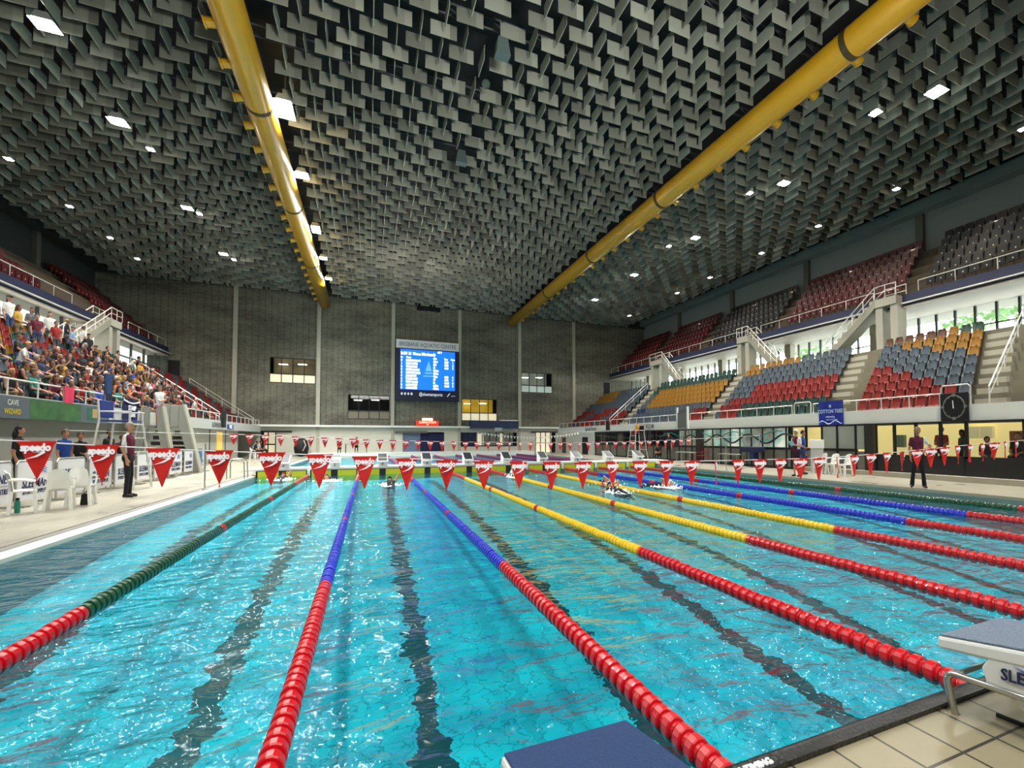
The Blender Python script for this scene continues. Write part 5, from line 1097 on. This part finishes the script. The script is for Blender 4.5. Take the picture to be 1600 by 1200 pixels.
for i, (a, b_) in enumerate(edges):
    br_ = i in (0, 2); w = b_-a
    lab = ('white barrier panel reading Brisbane Aquatic Centre, ' if br_ else 'white barrier panel reading Sleeman Sports Complex, ')+['cut by the left frame edge', 'behind the plastic chairs', 'in full view below the blue jacket', 'left of the lifeguard chair legs', 'behind the lifeguard chair', 'just right of the standing official', 'second right of the official', 'third right of the official', 'fourth right of the official', 'last one with a blue towel on it'][i]
    t = thing('barrier_panel', lab, 'barrier', (-3.7, a, .1), 0, 'advertising barrier panels')
    hgt = 1.3; z0 = .15
    poly = [(.1, z0), (w-.1, z0), (w-.03, z0+.07), (w-.03, hgt-.1), (w-.1, hgt-.03), (.1, hgt-.03), (.03, hgt-.1), (.03, z0+.07)]
    MB().prism(poly, (0, 0, 0), (0, 1, 0), (0, 0, 1), (-.03, 0, 0)).build('board', barm, t)
    MB().tube([(-.015, .03, 0), (-.015, .03, hgt-.1), (-.015, .1, hgt), (-.015, w-.1, hgt), (-.015, w-.03, hgt-.1), (-.015, w-.03, 0)], .03, 7).build('frame', steel, t)
    MB().box(-.35, .3, .0, .06, 0, .04).box(-.35, .3, w-.06, w, 0, .04).build('foot', steel, t)
    b = MB()
    if br_: text_mb(b, 'BRISBANE', (.008, w/2, .82), (0, 1, 0), size=w*.165, bold=.002, shear=.25, sx=1.0); text_mb(b, 'AQUATIC CENTRE', (.008, w/2, .48), (0, 1, 0), size=w*.105, bold=0, shear=.15, sx=.9); b.box(0, .008, .12, w-.12, .63, .64)
    else: text_mb(b, 'SLEEMAN', (.008, w/2, .62), (0, 1, 0), size=w*.17, bold=.003, shear=.15); text_mb(b, 'SPORTS COMPLEX', (.008, w/2, .38), (0, 1, 0), size=w*.09, bold=0, sx=.9)
    b.build('lettering', inkn, t)
    if not br_:
        b = MB()
        for q in range(3): b.tube([(.008, w*.58+.36*k/8, .9+.09*q+.07*math.sin(PI*k/8)-.02*q) for k in range(9)], [.002+.016*math.sin(PI*k/8) for k in range(9)], 5)
        b.build('wave_emblem', inkb, t)
tag(MB().box(-3.66, -3.62, 29.1, 29.6, .55, 1.45).box(-3.8, -3.76, 29.1, 29.6, .8, 1.45).box(-3.8, -3.62, 29.1, 29.6, 1.42, 1.46).build('towel', mat('towel_blue', '#3f6f9c', .9)), 'blue towel hung over the last barrier panel', 'towel')
# banners on left parapet
t = thing('sponsor_banner', 'dark and green sponsor banner along the left parapet', 'banner', (-5.59, 14, 2.72))
MB().box(0, .04, 0, 10.1, 0, .74).build('backing', mat('banner_dark', '#5c646a', .7, var=.1), t)
MB().box(.04, .045, 5.1, 8.0, .02, .72).build('green_picture', mat('banner_green', '#3f6a3c', .8, var=.7, vscale=2.2), t)
MB().box(.04, .045, 8.45, 9.0, .1, .64).build('beige_picture', mat('banner_teal', '#2f6a50', .8, var=.3), t); MB().box(.045, .05, 8.8, 9.15, .22, .6).build('poster_patch', mat('banner_beige', '#b89a6a', .8), t)
b = MB(); text_mb(b, 'CAVE', (.05, 4.3, .52), (0, 1, 0), size=.2, bold=.004); b.build('pale_lettering', mat('banner_grey_ink', '#c4c6be', .6), t); b = MB(); text_mb(b, 'SPORT', (.05, 9.62, .36), (0, 1, 0), size=.2, bold=.003); b.build('sponsor_lettering', mat('banner_grey_ink', ''), t)
b = MB(); text_mb(b, 'WIZARD', (.05, 4.3, .22), (0, 1, 0), size=.19, bold=.004); b.build('yellow_lettering', mat('banner_yellow', '#c8b43a', .6), t)
def hung(label, y, w, z0, z1, m, name='towel', extra=None):
    b = MB(); n = 8; V = []
    for j in range(3):
        for i in range(n+1): V.append((-5.56+.03*math.sin(i*1.3)*(1-j/2), y+w*i/n, z0+(z1-z0)*j/2))
    b.add(V, [(j*(n+1)+i, j*(n+1)+i+1, (j+1)*(n+1)+i+1, (j+1)*(n+1)+i) for j in range(2) for i in range(n)]); b.box(-5.76, -5.56, y, y+w, z1-.01, z1+.01)
    return tag(b.build(name, m), label, name.replace('_', ' '))
hung('bright pink towel hanging over the left parapet rail', 20.95, .62, 3.45, 4.08, mat('towel_pink', '#e03a5c', .9))
hung('navy towel draped on the left rail above the lifeguard chair', 23.9, .45, 3.5, 4.08, mat('towel_navy', '#0d1538', .9))
tb = hung('navy team banner with white lettering hung beside the concrete stairs', 25.3, 1.5, 2.85, 3.95, mat('team_navy', '#0d1745', .8), 'team_banner')
b = MB(); text_mb(b, 'STAMP', (-5.5, 26.05, 3.55), (0, 1, 0), size=.25, bold=.006); text_mb(b, 'DELFINS', (-5.5, 26.05, 3.2), (0, 1, 0), size=.17, bold=.004); b.tube([(-5.51, 25.3+i*.1, 3.92-.12*math.sin(PI*i/15)) for i in range(16)], .03, 5); b.build('lettering', whitel, tb)
tag(MB().tube([(-6.02, 25.0, 3.0), (-6.02, 25.0, 5.1)], .13, 10).build('blue_post', mat('post_blue', '#24406a', .6)), 'thick blue post standing in the left stand beside the team banner', 'post')
t = thing('white_frame', 'white framed screen at the left frame edge of the stand', 'screen', (-5.9, 16.4, 3.0))
MB().box(-.05, .05, .9, 1.05, .2, 2.2).box(-.05, .05, -1, 1.05, 2.1, 2.22).build('frame', white, t); MB().box(-.02, .02, -1, .9, .2, 2.1).build('screen_panel', mat('screen_grey', '#77808a', .6), t)
# splayed concrete stairs down to the deck
def deck_stair(xc, yc, lab, open_top, w0, w1):
    t = thing('deck_stair', lab, 'stairs', (xc, yc, .1), 0, 'concrete stairs to the left deck'); top = 3.85 if not open_top else 3.55; st_ = mat('stair_concrete', '#85877e', .85, var=.12, vscale=1.2)
    for s_ in (-1, 1):
        inn = w0*.55; b = MB(); b.prism([(s_*inn, top), (s_*w0, top), (s_*w1, 0), (s_*(w1-.32), 0), (s_*inn, 2.6)], (0, 0, 0), (1, 0, 0), (0, 0, 1), (0, .3, 0)); b.build('flank', st_, t)
        MB().prism([(s_*(w0-.01), top+.05), (s_*(w0+.06), top+.05), (s_*(w1+.06), 0), (s_*(w1-.01), 0)], (0, -.04, 0), (1, 0, 0), (0, 0, 1), (0, .42, 0)).build('coping', concl, t)
    for i in range(8): z = .3*i; wd = w0*.5+(w1-.36-w0*.5)*max(0, 1-z/2.6); MB().box(-wd, wd, .02+.11*i, .35+.11*i, z, z+.1).box(-wd, wd, .3+.11*i, .36+.11*i, z, z+.3, 1).build('tread', [mat('tread_pale', '#b5b6ac', .8), mat('riser_dark', '#4a4c45', .9)], t)
    if not open_top: MB().box(-w0*.5, w0*.5, .02, .28, 2.6, 3.8).build('front_panel', st_, t)
    MB().tube([(-w1+.35, -.08, .6), (-w0*.6, -.08, 2.5)], .03, 7).build('hand_rail', steel, t)
deck_stair(-4.68, 26.0, 'splayed concrete stair with an open top, left of the pair', True, .36, .95)
deck_stair(-4.66, 28.6, 'splayed concrete stair with a closed block top, right of the pair', False, .38, 1.25)
person('stand_swim', 'woman in white top with hands on hips at the head of the open concrete stair', (-4.66, 26.75, 2.6), -PI*.95, '#c9cfd0', '#a07a86', '#1c1410', '#a06c4e', 'short', sc=.95)

# crowd
shirts = [('black', '#0e0e11')]*10+[('charcoal', '#26282c')]*4+[('navy', '#141c40')]*3+[('white', '#c9c9c4')]*3+[('red', '#8c1c18')]*3+[('maroon', '#581426')]*2+[('grey', '#5a5c5c')]*2+[('blue', '#1d3c8c'), ('teal', '#1d6a60'), ('orange', '#b8561c'), ('tan', '#8a6a4c'), ('pink', '#b84a6a'), ('gold', '#a8842a'), ('light blue', '#6a90b0')]
pants = [('black', '#0f0f12'), ('denim', '#2a3f63'), ('dark', '#1b1b20'), ('grey', '#44464a'), ('khaki', '#6a5c44')]
hairs = [('dark', '#15100c')]*4+[('brown', '#3a2618')]*3+[('blond', '#9a7a48'), ('grey', '#84807a'), ('white', '#c4c0b8')]
skins = ['#9a6a50', '#8c5c44', '#a87860', '#7a5038', '#a87a64']
def where(y): return 'above green banner' if y < 22.3 else 'above lifeguard chair' if y < 26.3 else 'behind concrete stairs' if y < 33 else 'beside the hand rail'
items = []
for r in range(ROWS-1):
    y = (15.2 if r < 5 else 33.5 if r < 7 else 37.5)+R.random()
    while y < 41.6+skew(r)*.5:
        if R.random() < (.72 if y < 34 else .66): items.append((r, y))
        y += R.choice([.58, .66, .75, .9])
for r, y in items:
    sh, pa, ha = R.choice(shirts), R.choice(pants), R.choice(hairs); key = R.choice(['sit_up', 'sit_lean', 'sit_lean', 'sit_turn', 'sit_shorts', 'sit_bare' if sh[0] in ('black', 'red', 'navy') else 'sit_up']); cp = R.random() < .14
    l = 'spectator, %s %s, %s top, %s bottoms, %s row %s' % (ha[0], 'hair' if not cp else 'cap', sh[0], pa[0], rown[r], where(y))
    person(key, l, (24.35-rowX(r)+R.uniform(-.03, .08), y, treadz(r)+.02), -PI/2+R.uniform(-.5, .5), sh[1], pa[1], ha[1], R.choice(skins), 'cap' if cp else R.choice(['short', 'short', 'long']), l, sc=R.uniform(.9, 1.02))
for i, y in enumerate((26.3, 27.3, 28.1, 28.9, 29.8, 30.4, 31.2, 32.1, 32.8, 33.6, 34.3, 35.2, 36.0, 36.9)):
    sh, pa, ha = R.choice(shirts), R.choice(pants), R.choice(hairs); q_ = i % 2; x = -11.85-.7*q_
    person(R.choice(['stand_easy', 'stand_shorts']), 'standing spectator in %s top on the left concourse, %s from the left' % (sh[0], ordn[i]), (x, y, treadz(7+q_)), -PI/2+R.uniform(-1.2, 1.2), sh[1], pa[1], ha[1], R.choice(skins), R.choice(['short', 'long', 'cap']), 'standing spectators on the left concourse', sc=R.uniform(.95, 1.05))
person('stand_easy', 'person in white shirt and cap standing under the left concrete stair', (-14.3, 42.4, 7.95), -PI/2, '#d8d8d4', '#15151a', '#d8d8d4', '#a8765a', 'cap')
for i, (y, lab, tp_) in enumerate(((51.0, 'person in dark jacket seated by the far left doors', '#14100e'), (49.3, 'person in white shirt seated under the left parapet end', '#b8bcbc'), (47.8, 'person in black seated nearest the yellow door', '#101014'))):
    plastic_chair('white plastic chair under the far end of the left stand, %s' % ['by the doors', 'in the middle', 'nearest the yellow door'][i], (-4.9, y, .1), -PI*.5, 'chairs under the far left stand')
    person('sit_lean', lab, (-4.85, y, .12), -PI*.5, tp_, '#101014', '#1c1410', '#8a5c44')

# swimmers and splashes
foam = mat('splash_foam', '#eaf6f6', .3, emit='#eaf6f6', estr=.15)
human('swim', dict(pel=(0, -.4, .0), waist=(0, -.2, .02), chest=(0, .05, .02), neck=(0, .25, .05), head=(0, .38, .08), look=(0, .6, -1), shL=(-.2, .18, .03), shR=(.2, .18, .05), elL=(-.28, .45, -.02), elR=(.34, .2, .28), wrL=(-.22, .72, -.05), wrR=(.3, .5, .18), hdL=(0, 1, -.2), hdR=(0, 1, -.5), nL=(0, 0, -1), nR=(0, 0, -1),
      hiL=(-.09, -.42, 0), hiR=(.09, -.42, 0), knL=(-.1, -.85, -.05), knR=(.1, -.85, 0), anL=(-.1, -1.25, -.02), anR=(.1, -1.25, -.06), toL=(-.1, -1.4, -.04), toR=(.1, -1.4, -.08), bare=1), .022)
for i, (x, y, h_, capc, lab) in enumerate(((12.6, 20.4, .9, '#e8e8e8', 'by the yellow rope at the far touchpads'), (15.4, 15.4, .35, '#101418', 'between two yellow ropes'), (14.2, 12.9, .3, '#14306a', 'nearest the pennants in the middle'), (17.0, 13.5, .35, '#e8e8e8', 'beside the first right blue rope'), (6.4, 18.8, .14, '#101010', 'in the scoreboard reflection'), (3.7, 21.8, .16, '#103060', 'near the left green rope end'), (1.5, 23.4, .2, '#a01818', 'at the leftmost touchpad'))):
    person('swim', 'swimmer mid-stroke %s' % lab, (x, y, .0), R.uniform(-.1, .1)+(PI if i % 2 else 0), '#14141a', '#14141a', capc, '#b9846a', 'short', 'swimmers in the race')
    b = MB()
    for k in range(150):
        a = R.uniform(0, 2*PI); q = abs(R.gauss(0, .33)); z = .02+abs(R.gauss(0, .3))*h_*math.exp(-q*1.5); s_ = R.uniform(.01, .04)
        c = V3(q*math.cos(a)*1.1, q*math.sin(a)-.3, z)
        b.add([c+V3(s_, 0, 0), c+V3(-s_, 0, 0), c+V3(0, s_, 0), c+V3(0, -s_, 0), c+V3(0, 0, s_*1.6), c+V3(0, 0, -s_)], [(0, 2, 4), (2, 1, 4), (1, 3, 4), (3, 0, 4), (2, 0, 5), (1, 2, 5), (3, 1, 5), (0, 3, 5)])
    n = 12; Vv = [(0, -.3, .03+.1*h_)]
    for k in range(n): a = 2*PI*k/n; rr = R.uniform(.3, .6); Vv.append((rr*math.cos(a), rr*math.sin(a)*1.4-.3, .012))
    b.add(Vv, [(0, k+1, (k+1) % n+1) for k in range(n)])
    tag(b.build('splash', foam, loc=(x, y, 0)), 'white splash around the swimmer %s' % lab, 'splash', kind='stuff')
# white bunting near the end wall
t = thing('bunting', 'string of small white pennants near the far right shopfront', 'bunting', (17, 47, 0)); b = MB(); pts = []
for i in range(33):
    X = 12.5*i/32; z = 2.75-.9*math.sin(PI*i/32)*.6; pts.append((X, 0, z)); b.add([(X-.12, 0, z), (X+.12, 0, z), (X, 0, z-.3)], [(0, 1, 2)])
b.build('pennants', mat('bunting_white', '#dfe3e0', .8), t); MB().tube(pts, .012, 5).build('cord', mat('white_cord', ''), t)

SC.view_settings.view_transform = 'Standard'; SC.view_settings.look = 'None'; SC.view_settings.exposure = .2; SC.view_settings.gamma = 1
SC.cycles.max_bounces = 7; SC.cycles.diffuse_bounces = 3; SC.cycles.glossy_bounces = 3; SC.cycles.transparent_max_bounces = 10; SC.cycles.sample_clamp_indirect = 40; SC.cycles.caustics_reflective = False
